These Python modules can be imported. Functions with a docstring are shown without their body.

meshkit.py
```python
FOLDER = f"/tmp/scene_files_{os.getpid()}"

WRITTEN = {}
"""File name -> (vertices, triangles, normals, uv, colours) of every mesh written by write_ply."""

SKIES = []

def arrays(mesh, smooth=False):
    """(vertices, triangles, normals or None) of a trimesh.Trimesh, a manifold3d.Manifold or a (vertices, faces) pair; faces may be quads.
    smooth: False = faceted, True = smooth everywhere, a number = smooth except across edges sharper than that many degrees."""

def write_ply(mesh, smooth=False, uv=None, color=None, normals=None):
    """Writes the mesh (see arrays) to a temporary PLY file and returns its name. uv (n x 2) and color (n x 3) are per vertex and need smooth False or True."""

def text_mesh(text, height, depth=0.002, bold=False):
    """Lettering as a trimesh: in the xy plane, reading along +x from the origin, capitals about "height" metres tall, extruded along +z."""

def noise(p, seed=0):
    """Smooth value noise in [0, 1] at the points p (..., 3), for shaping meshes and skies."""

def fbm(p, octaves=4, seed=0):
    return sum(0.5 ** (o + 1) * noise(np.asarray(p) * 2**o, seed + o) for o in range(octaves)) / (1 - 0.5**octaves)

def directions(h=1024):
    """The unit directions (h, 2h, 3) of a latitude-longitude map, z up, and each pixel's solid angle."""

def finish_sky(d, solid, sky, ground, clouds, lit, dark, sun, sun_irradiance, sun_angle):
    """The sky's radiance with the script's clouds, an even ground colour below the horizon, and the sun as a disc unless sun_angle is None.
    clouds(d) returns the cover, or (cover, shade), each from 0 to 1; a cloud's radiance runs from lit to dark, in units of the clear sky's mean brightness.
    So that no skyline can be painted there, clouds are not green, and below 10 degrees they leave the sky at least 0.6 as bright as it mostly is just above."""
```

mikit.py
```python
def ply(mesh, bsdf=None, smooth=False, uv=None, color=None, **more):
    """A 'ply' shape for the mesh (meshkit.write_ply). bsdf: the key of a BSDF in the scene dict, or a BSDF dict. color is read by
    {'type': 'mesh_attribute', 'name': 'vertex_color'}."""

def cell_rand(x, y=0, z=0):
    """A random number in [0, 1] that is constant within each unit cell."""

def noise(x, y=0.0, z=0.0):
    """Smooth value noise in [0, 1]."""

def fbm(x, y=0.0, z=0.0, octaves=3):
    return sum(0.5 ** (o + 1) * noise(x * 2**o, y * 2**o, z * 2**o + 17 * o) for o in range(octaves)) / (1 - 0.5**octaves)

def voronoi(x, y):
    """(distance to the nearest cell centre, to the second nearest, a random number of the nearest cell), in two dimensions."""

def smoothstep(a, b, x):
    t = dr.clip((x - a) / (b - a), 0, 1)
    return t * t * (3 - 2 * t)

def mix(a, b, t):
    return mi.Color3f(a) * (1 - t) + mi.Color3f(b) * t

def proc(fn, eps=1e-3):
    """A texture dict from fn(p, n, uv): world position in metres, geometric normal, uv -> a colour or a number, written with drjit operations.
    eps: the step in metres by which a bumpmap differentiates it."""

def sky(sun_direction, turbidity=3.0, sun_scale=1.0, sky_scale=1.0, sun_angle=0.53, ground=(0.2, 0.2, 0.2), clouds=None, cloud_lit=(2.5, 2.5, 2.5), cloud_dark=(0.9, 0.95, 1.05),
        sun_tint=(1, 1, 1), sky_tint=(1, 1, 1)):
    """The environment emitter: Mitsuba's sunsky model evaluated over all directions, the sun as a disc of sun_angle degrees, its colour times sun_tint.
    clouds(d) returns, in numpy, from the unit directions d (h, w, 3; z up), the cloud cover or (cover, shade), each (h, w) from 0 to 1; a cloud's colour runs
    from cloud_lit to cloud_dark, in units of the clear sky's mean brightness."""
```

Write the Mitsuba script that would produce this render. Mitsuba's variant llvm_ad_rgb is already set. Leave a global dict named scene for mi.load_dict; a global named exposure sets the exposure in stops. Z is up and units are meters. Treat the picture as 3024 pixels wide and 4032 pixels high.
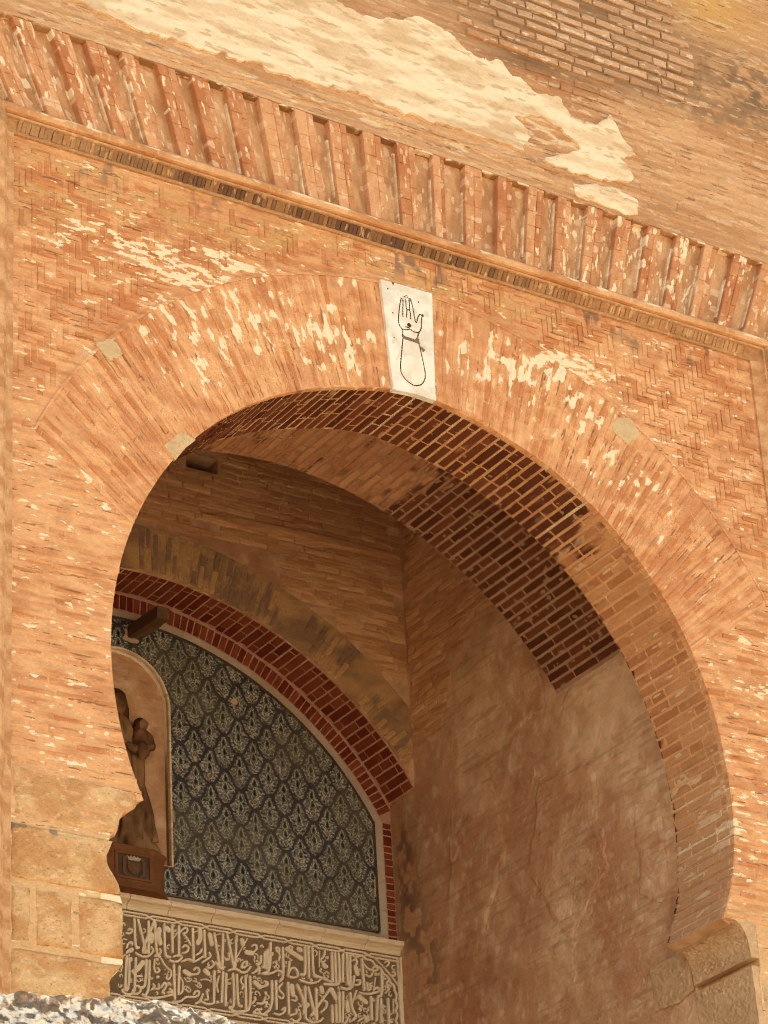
import math, random
import numpy as np, trimesh, manifold3d as m3
import drjit as dr, mitsuba as mi
import mikit, meshkit
from mikit import noise, fbm, voronoi, smoothstep, mix, proc
from shapely.geometry import Polygon, LineString, box, Point
from shapely.geometry.polygon import orient
from shapely.ops import unary_union

T = mi.ScalarTransform4f
scene, labels = {"type": "scene"}, {}

# ---------------------------------------------------------------- camera, sky, exposure
CAM = np.array([-11.3, -16.0, 1.6])
FWD = np.array([0.49866316, 0.72827722, 0.47005037])
UP = np.array([-0.21592184, -0.42082257, 0.88107101])
FOV = 14.195972
scene["camera"] = {"type": "perspective", "fov": FOV, "fov_axis": "x", "near_clip": 0.1, "far_clip": 3000.0,
                   "to_world": T().look_at(origin=CAM.tolist(), target=(CAM + FWD).tolist(), up=UP.tolist())}
scene["daylight"] = mikit.sky([0.10, 0.15, 0.984], turbidity=3.0, sky_scale=1.7, sky_tint=(1.27, 1.0, 0.73), sun_tint=(1.0, 0.97, 0.9), ground=(0.34, 0.28, 0.2))
exposure = 2.6

rng = np.random.default_rng(7)
RIGHT = np.cross(FWD, UP)
def project(p):
    d = np.asarray(p, float) - CAM
    z = d @ FWD
    s = 0.5 / math.tan(math.radians(FOV / 2))
    return np.stack([0.5 + s * (d @ RIGHT) / z, 2 / 3 - s * (d @ UP) / z], -1), z   # x in 0..1, y in 0..4/3

# ---------------------------------------------------------------- materials
def C(*v): return mi.Color3f(*v)
def gauss(x, z, spots):
    s = mi.Float(0)
    for cx, cz, sx, sz, a in spots:
        s += a * dr.exp(-dr.square((x - cx) / sx) - dr.square((z - cz) / sz))
    return s
def grain(p): return 0.5 + 1.25 * (0.5 * fbm(p.x * 48, p.y * 48, p.z * 48, 2) + 0.5 * noise(p.x * 125, p.y * 125, p.z * 125) - 0.5)
def relief(p, n, uv):
    return 0.6 * fbm(p.x * 9, p.y * 9, p.z * 22, 3) + 0.4 * fbm(p.x * 45, p.y * 45, p.z * 60, 2)
def relief_fine(p, n, uv):
    return fbm(p.x * 40, p.y * 40, p.z * 40, 3)

def masonry(key, fn, bump=0.02, bump_fn=relief, eps=3e-3, rough=None):
    inner = {"type": "diffuse", "reflectance": proc(fn)}
    if rough is not None:
        inner = {"type": "principled", "base_color": proc(fn), "roughness": rough, "specular": 0.4}
    if bump:
        inner = {"type": "bumpmap", "arbitrary": proc(bump_fn, eps), "scale": bump, "bsdf": inner}
    scene[key] = {"type": "twosided", "bsdf": inner}

CREAM = C(0.80, 0.665, 0.45)
RESIDUE = [(-2.45, 13.57, 0.42, 0.13, 0.62), (-2.05, 13.45, 0.4, 0.12, 0.62), (-1.55, 13.66, 0.38, 0.09, 0.75), (-2.95, 13.62, 0.12, 0.25, 0.35),
           (-1.1, 13.25, 1.0, 0.32, 0.50), (-0.6, 13.25, 0.35, 0.3, 0.25), (0.9, 13.45, 0.55, 0.28, 0.62), (1.5, 13.15, 0.45, 0.4, 0.42), (1.45, 13.66, 0.42, 0.1, 0.75),
           (2.05, 12.75, 0.45, 0.35, 0.30), (-1.9, 12.85, 0.5, 0.35, 0.40), (2.95, 11.6, 0.4, 0.6, 0.24), (3.0, 10.2, 0.4, 0.9, 0.26), (-2.9, 10.6, 0.6, 1.4, 0.10),
           (-3.36, 13.65, 0.035, 0.4, 0.85), (-3.44, 13.6, 0.05, 0.9, 0.55), (2.58, 10.0, 0.12, 0.25, 0.6)]

def facade_colour(p, tone, streak, along, across):
    """Worn orange brick and mortar of the gate's front; along and across follow the bricks' bed."""
    x, z = p.x, p.z
    big = fbm(x * 1.3, p.y, z * 1.3, 3)
    mid = fbm(x * 7, p.y * 6, z * 10, 3)
    thread = fbm(along * 4.5, 2.0, across * 30, 4)
    c = mix(C(0.47, 0.19, 0.077), C(0.68, 0.382, 0.187), smoothstep(0.30, 0.70, 0.25 * big + 0.35 * mid + 0.4 * thread + (tone - 0.5) * 0.24))
    c = mix(c, C(0.47, 0.21, 0.10), smoothstep(0.56, 0.68, fbm(x * 3.1 + 4, 0, z * 3.1, 3)) * 0.4)
    c = mix(c, C(0.50, 0.30, 0.12), gauss(x, z, [(-2.0, 14.0, 1.6, 0.2, 0.7), (0.5, 14.0, 1.6, 0.18, 0.6), (-3.0, 13.7, 0.4, 0.3, 0.5)]) * smoothstep(0.35, 0.65, mid))
    c = mix(c, C(0.64, 0.43, 0.22), smoothstep(9.6, 8.9, z + (mid - 0.5) * 0.6) * 0.75)
    pale = smoothstep(0.74, 0.80, 0.6 * noise(along * 7, 5.0, across * 44) + 0.4 * mid) * smoothstep(0.4, 0.6, fbm(x * 2.4, 9.0, z * 2.4, 2))
    c = mix(c, C(0.70, 0.50, 0.31), pale * 0.8)
    w = dr.minimum(gauss(x, z, RESIDUE), 1)
    t = 0.695 - 0.30 * w
    cream = smoothstep(t, t + 0.025, streak * 0.75 + 0.25 * mid + 0.05 * (noise(x * 75, 4.0, z * 75) - 0.5))
    c = mix(c, mix(C(0.66, 0.48, 0.27), CREAM, smoothstep(t + 0.012, t + 0.045, streak * 0.75 + 0.25 * mid)), cream * 0.95)
    crack = smoothstep(0.73, 0.79, 0.72 * noise(along * 6, 7.0, across * 58) + 0.28 * noise(along * 30, 7.0, across * 90)) * smoothstep(0.42, 0.58, fbm(x * 3.5, 3.0, z * 3.5, 2))
    c = mix(c, C(0.22, 0.105, 0.05), crack * 0.75 * (1 - cream))
    drip = smoothstep(0.55, 0.8, noise(x * 21, 0, z * 5)) * smoothstep(0.4, 0.6, noise(x * 2.3, 5.0, 0)) * smoothstep(13.92, 14.1, z + 0.1 * (noise(x * 9, 3.0, 0) - 0.5)) * smoothstep(14.3, 14.19, z) * (x > -2.9)
    c = mix(c, C(0.13, 0.09, 0.075), drip * 0.62)
    return c * (0.84 + 0.32 * grain(p))

def fn_wall(p, n, uv):
    return facade_colour(p, 0.85, fbm(p.x * 15, 0, p.z * 32, 3), p.x, p.z)
def fn_brick(p, n, uv):
    return facade_colour(p, uv.x, fbm(p.x * 15, 0, p.z * 32, 3), p.x, p.z)
def polar(p): return dr.atan2(p.x, p.z - 9.6) * 3.3, dr.sqrt(dr.square(p.x) + dr.square(p.z - 9.6))
def fn_ring(p, n, uv):
    a, r = polar(p)
    return facade_colour(p, uv.x, 0.5 * fbm(a * 34, 3.0, r * 5, 2) + 0.5 * fbm(a * 26, 3.0, r * 11, 3), r, a)
def bump_ring(p, n, uv):
    a, r = polar(p)
    return 0.5 * fbm(a * 26, 0.0, r * 8, 3) + 0.5 * relief(p, n, uv)
masonry("worn_wall", fn_wall, 0.026)
masonry("worn_brick", fn_brick, 0.026)
masonry("worn_ring", fn_ring, 0.026, bump_ring)

def fn_lintel(p, n, uv):
    a = dr.atan2(p.x, p.z - 6.34) * 8.4
    big = fbm(p.x * 2, p.y, p.z * 2, 2)
    fine = fbm(a * 20, p.y * 5, p.z * 5, 3)
    c = mix(C(0.42, 0.165, 0.07), C(0.62, 0.345, 0.175), smoothstep(0.25, 0.75, 0.35 * uv.x + 0.25 * big + 0.4 * fine))
    c = mix(c, mix(C(0.45, 0.235, 0.11), C(0.60, 0.365, 0.19), smoothstep(0.3, 0.7, fine)), smoothstep(-0.055, -0.032, p.y) * 0.9)
    s = 0.45 * fbm(a * 34, 1.0, p.z * 9, 3) + 0.55 * fbm(a * 24, 5.0, p.z * 8, 3)
    side = 0.42 * smoothstep(-0.9, -2.9, p.x) + 0.62 * smoothstep(1.0, 1.5, p.x) * smoothstep(3.2, 2.7, p.x) + 0.3 * smoothstep(3.0, 3.4, p.x)
    t = 0.72 - 0.24 * side
    c = mix(c, mix(C(0.66, 0.47, 0.28), CREAM, smoothstep(t + 0.015, t + 0.05, s)), smoothstep(t, t + 0.03, s) * 0.9)
    pale = smoothstep(0.72, 0.78, noise(a * 40, 7.0, p.z * 12))
    c = mix(c, C(0.72, 0.52, 0.34), pale * 0.6)
    return c * (0.84 + 0.32 * grain(p))
masonry("lintel_brick", fn_lintel, 0.014)

def fn_cornice(p, n, uv):
    c = mix(C(0.46, 0.225, 0.10), C(0.60, 0.36, 0.185), smoothstep(0.3, 0.7, fbm(p.x * 4, p.y * 9, p.z * 12, 3)))
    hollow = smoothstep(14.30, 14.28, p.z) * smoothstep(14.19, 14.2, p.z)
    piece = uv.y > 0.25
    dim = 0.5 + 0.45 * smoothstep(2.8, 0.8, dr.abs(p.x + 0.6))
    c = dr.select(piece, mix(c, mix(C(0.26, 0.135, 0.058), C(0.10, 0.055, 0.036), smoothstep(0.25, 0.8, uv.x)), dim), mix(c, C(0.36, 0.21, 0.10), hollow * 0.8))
    c = mix(c, C(0.62, 0.43, 0.24), smoothstep(0.60, 0.72, fbm(p.x * 30, p.y * 12, p.z * 12, 3)) * 0.55)
    c = mix(c, CREAM, smoothstep(0.60, 0.66, fbm(p.x * 8, p.y * 22, p.z * 22, 3) + 0.03 * smoothstep(0.5, 2.0, p.x)) * smoothstep(14.33, 14.36, p.z) * 0.85)
    return c * (0.82 + 0.36 * grain(p))
masonry("cornice_brick", fn_cornice, 0.014)

def fn_upper(p, n, uv):
    x, z = p.x, p.z
    big = fbm(x * 1.1, 0, z * 1.4, 3)
    lines = fbm(x * 3.2, 0, z * 30, 3)
    c = mix(C(0.43, 0.23, 0.115), C(0.585, 0.36, 0.195), smoothstep(0.3, 0.7, 0.45 * big + 0.55 * lines + (uv.x - 0.5) * 0.2))
    c = mix(c, C(0.44, 0.21, 0.10), gauss(x, z, [(1.45, 16.25, 0.42, 0.16, 0.9), (1.3, 15.62, 0.25, 0.18, 0.8)]) * 0.8)
    c = mix(c, C(0.20, 0.13, 0.075), gauss(x, z, [(3.6, 16.9, 0.6, 0.36, 1.2), (3.0, 16.5, 0.5, 0.08, 0.7)]) * smoothstep(0.3, 0.6, fbm(x * 9, 2.0, z * 9, 3)) * 0.85)
    c = mix(c, mix(C(0.12, 0.07, 0.035), C(0.30, 0.18, 0.10), lines), dr.minimum(gauss(x, z, [(1.75, 16.85, 1.05, 0.36, 1.8), (1.9, 17.4, 0.95, 0.5, 1.2), (1.2, 16.4, 0.5, 0.12, 0.8), (2.5, 16.65, 0.45, 0.14, 0.9)]), 1) * 0.85)
    c = mix(c, C(0.56, 0.33, 0.11), gauss(x, z, [(3.3, 17.7, 0.5, 0.3, 0.8)]))
    lime = dr.minimum(gauss(x, z, [(-0.4, 15.8, 2.2, 0.42, 0.8), (1.5, 15.75, 0.7, 0.25, 0.8), (-2.6, 15.6, 0.9, 0.3, 0.6), (-0.6, 15.28, 1.8, 0.08, 0.7), (1.9, 15.3, 0.5, 0.15, 0.6)]), 1)
    c = mix(c, mix(C(0.60, 0.44, 0.26), C(0.74, 0.60, 0.39), lines), smoothstep(0.62, 0.70, 0.6 * fbm(x * 6, 1.0, z * 16, 4) + 0.26 * lime + 0.12) * 0.85 * (z > 15.2))
    crack = smoothstep(0.70, 0.76, 0.7 * noise(x * 5, 7.0, z * 55) + 0.3 * noise(x * 25, 7.0, z * 80)) * smoothstep(0.42, 0.58, fbm(x * 2.5, 3.0, z * 3.5, 2))
    c = mix(c, C(0.22, 0.12, 0.06), crack * 0.7)
    c = mix(c, C(0.7, 0.55, 0.36), smoothstep(0.66, 0.72, fbm(x * 8, 2.0, z * 26, 3)) * 0.4)
    return c * (0.82 + 0.36 * grain(p))
def bump_upper(p, n, uv):
    return 0.6 * fbm(p.x * 4, p.y * 4, p.z * 24, 3) + 0.4 * fbm(p.x * 40, p.y * 40, p.z * 60, 2)
masonry("upper_brick", fn_upper, 0.03, bump_upper)
def fn_bare(p, n, uv):
    f = fbm(p.x * 5, p.y * 5, p.z * 26, 3)
    c = mix(C(0.38, 0.23, 0.13), C(0.55, 0.36, 0.22), smoothstep(0.25, 0.75, 0.6 * f + 0.4 * uv.x))
    c = mix(c, C(0.46, 0.225, 0.10), gauss(p.x, p.z, [(1.0, 16.3, 0.8, 0.22, 0.8)]))
    c = mix(c, C(0.70, 0.56, 0.40), smoothstep(0.68, 0.72, fbm(p.x * 12, 4.0, p.z * 26, 3)) * 0.7)
    return c * (0.8 + 0.4 * grain(p))
masonry("bare_brick", fn_bare, 0.02, bump_upper)
def fn_plaster(p, n, uv):
    a = fbm(p.x * 4, 0, p.z * 11, 4)
    c = mix(C(0.66, 0.50, 0.315), C(0.78, 0.655, 0.455), smoothstep(0.32, 0.62, a))
    c = mix(c, C(0.50, 0.33, 0.17), smoothstep(0.60, 0.72, fbm(p.x * 8, 4.0, p.z * 22, 4)) * 0.65)
    c = mix(c, C(0.52, 0.34, 0.18), smoothstep(0.56, 0.66, fbm(p.x * 2.2, 9.0, p.z * 6, 4)) * 0.55)
    return c * (0.86 + 0.28 * grain(p))
masonry("cream_plaster", fn_plaster, 0.022, bump_upper)
def fn_dull(p, n, uv): return mix(C(0.50, 0.34, 0.18), C(0.60, 0.46, 0.27), fbm(p.x * 14, 0, p.z * 14, 3)) * (0.86 + 0.28 * grain(p))
masonry("dull_plaster", fn_dull, 0.015, relief_fine)

def fn_stone(p, n, uv):
    c = mix(C(0.52, 0.275, 0.115), C(0.67, 0.44, 0.22), smoothstep(0.3, 0.7, fbm(p.x * 6, p.y * 6, p.z * 6, 5)))
    c = mix(c, C(0.30, 0.16, 0.07), smoothstep(0.66, 0.86, fbm(p.x * 60, p.y * 60, p.z * 60, 2)) * 0.6)
    c = mix(c, C(0.78, 0.60, 0.37), smoothstep(0.58, 0.74, fbm(p.x * 24, p.y * 24, p.z * 24 + 9, 3)) * 0.4)
    c = mix(c, C(0.2, 0.16, 0.12), smoothstep(0.6, 0.72, fbm(p.x * 10, p.y, p.z * 14, 3)) * smoothstep(8.94, 9.0, p.z) * smoothstep(9.08, 9.03, p.z) * 0.8)
    c = mix(c, mix(C(0.46, 0.285, 0.15), C(0.66, 0.47, 0.28), fbm(p.x * 7, p.y * 7, p.z * 7, 3)), smoothstep(1.0, 2.0, p.x) * 0.9)
    return c * (0.8 + 0.4 * grain(p))
masonry("ashlar_stone", fn_stone, 0.03, relief_fine)
def fn_joint(p, n, uv): return C(0.87, 0.73, 0.49) * (0.85 + 0.3 * grain(p))
masonry("pale_mortar", fn_joint, 0.02, relief_fine)

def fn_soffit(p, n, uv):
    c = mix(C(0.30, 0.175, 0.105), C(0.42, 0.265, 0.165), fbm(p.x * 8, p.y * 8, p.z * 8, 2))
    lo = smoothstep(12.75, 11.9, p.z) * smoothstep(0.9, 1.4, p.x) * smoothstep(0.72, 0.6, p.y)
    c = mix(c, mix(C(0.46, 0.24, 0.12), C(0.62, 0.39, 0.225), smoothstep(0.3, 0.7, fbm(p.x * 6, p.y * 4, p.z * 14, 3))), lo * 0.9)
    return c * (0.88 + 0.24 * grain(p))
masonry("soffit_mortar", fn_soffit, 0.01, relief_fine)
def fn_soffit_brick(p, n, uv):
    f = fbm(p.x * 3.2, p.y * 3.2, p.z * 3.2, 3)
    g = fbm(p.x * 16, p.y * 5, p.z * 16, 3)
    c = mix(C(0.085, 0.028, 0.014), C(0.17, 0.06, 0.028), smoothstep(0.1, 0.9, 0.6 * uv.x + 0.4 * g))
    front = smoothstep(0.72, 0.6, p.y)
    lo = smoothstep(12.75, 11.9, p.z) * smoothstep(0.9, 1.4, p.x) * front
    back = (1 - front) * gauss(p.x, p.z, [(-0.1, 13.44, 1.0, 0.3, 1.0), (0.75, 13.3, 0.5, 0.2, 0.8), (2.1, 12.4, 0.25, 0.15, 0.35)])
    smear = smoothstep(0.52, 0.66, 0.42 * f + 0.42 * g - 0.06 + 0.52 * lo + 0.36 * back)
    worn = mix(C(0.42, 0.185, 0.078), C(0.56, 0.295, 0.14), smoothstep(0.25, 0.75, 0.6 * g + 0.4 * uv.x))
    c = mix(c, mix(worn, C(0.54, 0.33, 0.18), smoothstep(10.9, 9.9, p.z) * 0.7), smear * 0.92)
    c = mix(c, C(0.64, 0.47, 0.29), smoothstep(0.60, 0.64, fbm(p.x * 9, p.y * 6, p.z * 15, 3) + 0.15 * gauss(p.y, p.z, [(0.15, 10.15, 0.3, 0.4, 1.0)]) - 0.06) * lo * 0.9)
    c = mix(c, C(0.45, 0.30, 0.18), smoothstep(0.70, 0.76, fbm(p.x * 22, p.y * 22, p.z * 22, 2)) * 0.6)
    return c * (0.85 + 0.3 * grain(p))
masonry("soffit_brick", fn_soffit_brick, 0.006, relief_fine)

def fn_inner(p, n, uv):
    q = p.z * 0.55 + p.y * 0.25
    f = fbm(p.x * 1.6, p.y * 1.7, p.z * 1.2, 5)
    g = fbm(p.x * 7, p.y * 8, p.z * 5, 4)
    c = mix(C(0.50, 0.275, 0.145), C(0.73, 0.495, 0.30), smoothstep(0.3, 0.7, 0.45 * f + 0.55 * g))
    c = mix(c, C(0.52, 0.255, 0.135), smoothstep(0.50, 0.62, fbm(p.x * 2 + 5, p.y * 1.9, p.z * 0.9, 4)) * 0.55)
    c = mix(c, C(0.66, 0.50, 0.33), smoothstep(0.60, 0.70, fbm(p.x * 11, p.y * 13, p.z * 8 + 3, 4)) * 0.5)
    lay_ = fbm(p.x * 1.1 + 3, p.y * 1.25, p.z * 1.05 + 2, 5)
    c = mix(c, c * C(0.86, 0.80, 0.78), smoothstep(0.46, 0.56, lay_ + 0.12 * (g - 0.5)))
    c = mix(c, C(0.80, 0.63, 0.44), smoothstep(0.56, 0.70, 0.4 * fbm(p.x * 22, p.y * 30, p.z * 11, 3) + 0.6 * g) * 0.4)
    th = fbm(p.x * 3, p.y * 3, p.z * 26, 3)
    c = mix(c, C(0.34, 0.17, 0.085), smoothstep(0.56, 0.66, th) * smoothstep(0.42, 0.6, fbm(p.x * 1.3, p.y * 1.3 + 4, p.z * 1.6, 2)) * 0.32)
    c = mix(c, C(0.17, 0.085, 0.05), dr.minimum(gauss(p.y, p.z, [(4.36, 10.9, 0.2, 0.55, 1.0), (4.38, 11.5, 0.16, 0.3, 0.8), (4.1, 10.3, 0.2, 0.5, 0.8)]), 1) * smoothstep(0.4, 0.55, g) * (p.x > 2.5) * 0.85)
    return c * (0.84 + 0.32 * grain(p))
masonry("inner_plaster", fn_inner, 0.04)
def fn_inner_brick(p, n, uv):
    f = fbm(p.x * 2.2, p.y * 2.2, p.z * 5, 3)
    g = fbm(p.x * 4, p.y * 4, p.z * 30, 3)
    c = mix(C(0.46, 0.225, 0.095), C(0.70, 0.43, 0.215), smoothstep(0.28, 0.72, 0.3 * f + 0.45 * g + 0.25 * uv.x))
    c = mix(c, C(0.42, 0.175, 0.09), smoothstep(13.9, 14.3, p.z) * smoothstep(0.35, 0.65, f) * 0.6 * (p.y > 4.0))
    return c * (0.84 + 0.32 * grain(p))
masonry("inner_brick", fn_inner_brick, 0.015)
def fn_voussoir(p, n, uv):
    f = fbm(p.x * 5, p.y * 5, p.z * 5, 3)
    c = mix(C(0.27, 0.165, 0.10), C(0.50, 0.31, 0.14), smoothstep(0.35, 0.65, 0.6 * f + 0.4 * uv.x))
    return c * (0.8 + 0.4 * grain(p))
masonry("inner_voussoir", fn_voussoir, 0.02)
def fn_red(p, n, uv):
    f = fbm(p.x * 9, p.y * 9, p.z * 9, 3)
    c = mix(C(0.15, 0.032, 0.016), C(0.26, 0.07, 0.032), smoothstep(0.2, 0.8, 0.5 * f + 0.5 * uv.x))
    return c * (0.85 + 0.3 * grain(p))
masonry("red_brick", fn_red, 0.006, relief_fine)
def fn_redmortar(p, n, uv): return C(0.44, 0.26, 0.19) * (0.8 + 0.4 * grain(p))
masonry("red_mortar", fn_redmortar, 0.008, relief_fine)
def fn_grey(p, n, uv): return mix(C(0.42, 0.34, 0.25), C(0.5, 0.42, 0.32), uv.x) * (0.9 + 0.2 * grain(p))
masonry("grey_stone", fn_grey, 0.004, relief_fine)

def fn_tile(p, n, uv):
    """Glazed tile with an ogee lattice holding palmette buds and a small lozenge, blue grey, green and white."""
    px, pz = 0.2868, 0.3235
    x = p.x - 0.5665 - 0.012 * (noise(p.x * 9, 0, p.z * 9) - 0.5) - 0.011 * (noise(p.x * 75, 0, p.z * 75) - 0.5)
    z = p.z - 12.135 - 0.012 * (noise(p.x * 9, 4.0, p.z * 9) - 0.5) - 0.011 * (noise(p.x * 75, 4.0, p.z * 75) - 0.5)
    def cell(dx, dz):
        u = (x + dx) / px; v = (z + dz) / pz
        u = u - dr.floor(u + 0.5); v = v - dr.floor(v)
        return u, v                                    # u -0.5..0.5 across, v 0..1 up, apex at v = 1 (= 0)
    white, green, dark, blue, ochre = C(0.42, 0.40, 0.335), C(0.115, 0.135, 0.11), C(0.018, 0.018, 0.02), C(0.05, 0.052, 0.06), C(0.24, 0.17, 0.07)
    f = fbm(p.x * 34, 1.0, p.z * 34, 2)
    c = mix(green, C(0.15, 0.155, 0.155), smoothstep(0.4, 0.6, f))
    c = mix(c, white, smoothstep(0.60, 0.64, noise(p.x * 70, 2.0, p.z * 70)) * 0.85)
    c = mix(c, dark, smoothstep(0.66, 0.7, noise(p.x * 55, 8.0, p.z * 55)) * 0.8)
    band = mi.Float(0)
    for dx, dz in ((0.0, 0.0), (px / 2, pz / 2)):
        u, v = cell(dx, dz)
        a = dr.abs(u) * px
        def bud(zc, h, w, grow):
            t = (v * pz - zc) / h
            ww = w * dr.sqrt(dr.maximum(1 - t * t, 0)) * (1 - 0.55 * t)
            return (dr.abs(t) < 1) & (a < ww + grow)
        for zc in (0.25, 0.165):
            c = dr.select(bud(zc, 0.046, 0.03, 0.006), green, c)
            c = dr.select(bud(zc, 0.044, 0.024, 0.002), white, c)
            c = dr.select(bud(zc - 0.003, 0.039, 0.0185, 0.001), C(0.085, 0.10, 0.075), c)
            c = dr.select(bud(zc - 0.006, 0.024, 0.008, 0.001), dark, c)
        q = a + dr.abs(v * pz - 0.075)
        c = dr.select(q < 0.040, C(0.09, 0.09, 0.09), c)
        c = dr.select(q < 0.033, white, c)
        c = dr.select(q < 0.023, C(0.07, 0.075, 0.08), c)
        c = dr.select(q < 0.014, ochre, c)
        pet = (dr.abs(a - 0.030) < 0.009) & (dr.abs(v * pz - 0.112 - (a - 0.03)) < 0.012)
        c = dr.select(pet, white, c)
        t = dr.clip((1 - v) * 2, 1e-3, 1)
        gg = 0.5 * px * (0.6 * dr.sqrt(t) + 0.4 * t ** 8)
        sl = 0.5 * px * (0.3 / dr.sqrt(t) + 3.2 * t ** 7) * 2 / pz
        hit = (dr.abs(a - gg) < (0.0165 - 0.006 * t + 0.002 * dr.sin(v * 75)) * dr.sqrt(1 + sl * sl)) & (v > 0.5)
        band = dr.select(hit, 1.0, band)
    c = mix(c, mix(blue, C(0.045, 0.034, 0.036), noise(p.x * 4, 0, p.z * 4)), band)
    lost = smoothstep(0.70, 0.74, 0.5 * fbm(p.x * 13 + 3, 0, p.z * 13, 3) + gauss(p.x, p.z, [(1.12, 12.62, 0.07, 0.05, 0.6), (0.71, 12.02, 0.03, 0.06, 0.6), (2.46, 11.15, 0.035, 0.12, 0.7), (0.49, 11.45, 0.03, 0.1, 0.6), (0.37, 12.84, 0.04, 0.03, 0.6), (0.13, 12.99, 0.09, 0.03, 0.7), (0.07, 13.06, 0.03, 0.06, 0.6)]))
    c = mix(c, C(0.50, 0.36, 0.23), lost)
    c = mix(c, C(0.16, 0.15, 0.09), smoothstep(0.45, 0.7, fbm(p.x * 2.2, 7.0, p.z * 2.2, 2)) * 0.35)
    return c * (0.85 + 0.3 * uv.x)
scene["glazed_tile"] = {"type": "twosided", "bsdf": {"type": "principled", "base_color": proc(fn_tile), "roughness": 0.3, "specular": 0.35}}

def fn_marble(p, n, uv):
    c = mix(C(0.68, 0.53, 0.33), C(0.78, 0.66, 0.46), fbm(p.x * 2, p.y * 8, p.z * 12, 3))
    return c * (0.92 + 0.16 * grain(p))
masonry("warm_marble", fn_marble, 0.003, relief_fine, rough=0.6)
def fn_relief(p, n, uv): return mix(C(0.75, 0.62, 0.42), C(0.85, 0.74, 0.54), fbm(p.x * 5, 0, p.z * 5, 3)) * (0.9 + 0.2 * grain(p))
masonry("carved_marble", fn_relief, 0.004, relief_fine)
def fn_field(p, n, uv): return mix(C(0.15, 0.105, 0.06), C(0.27, 0.195, 0.115), fbm(p.x * 9, 0, p.z * 9, 3)) * (0.85 + 0.3 * grain(p))
masonry("carved_field", fn_field, 0.006, relief_fine)
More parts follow.
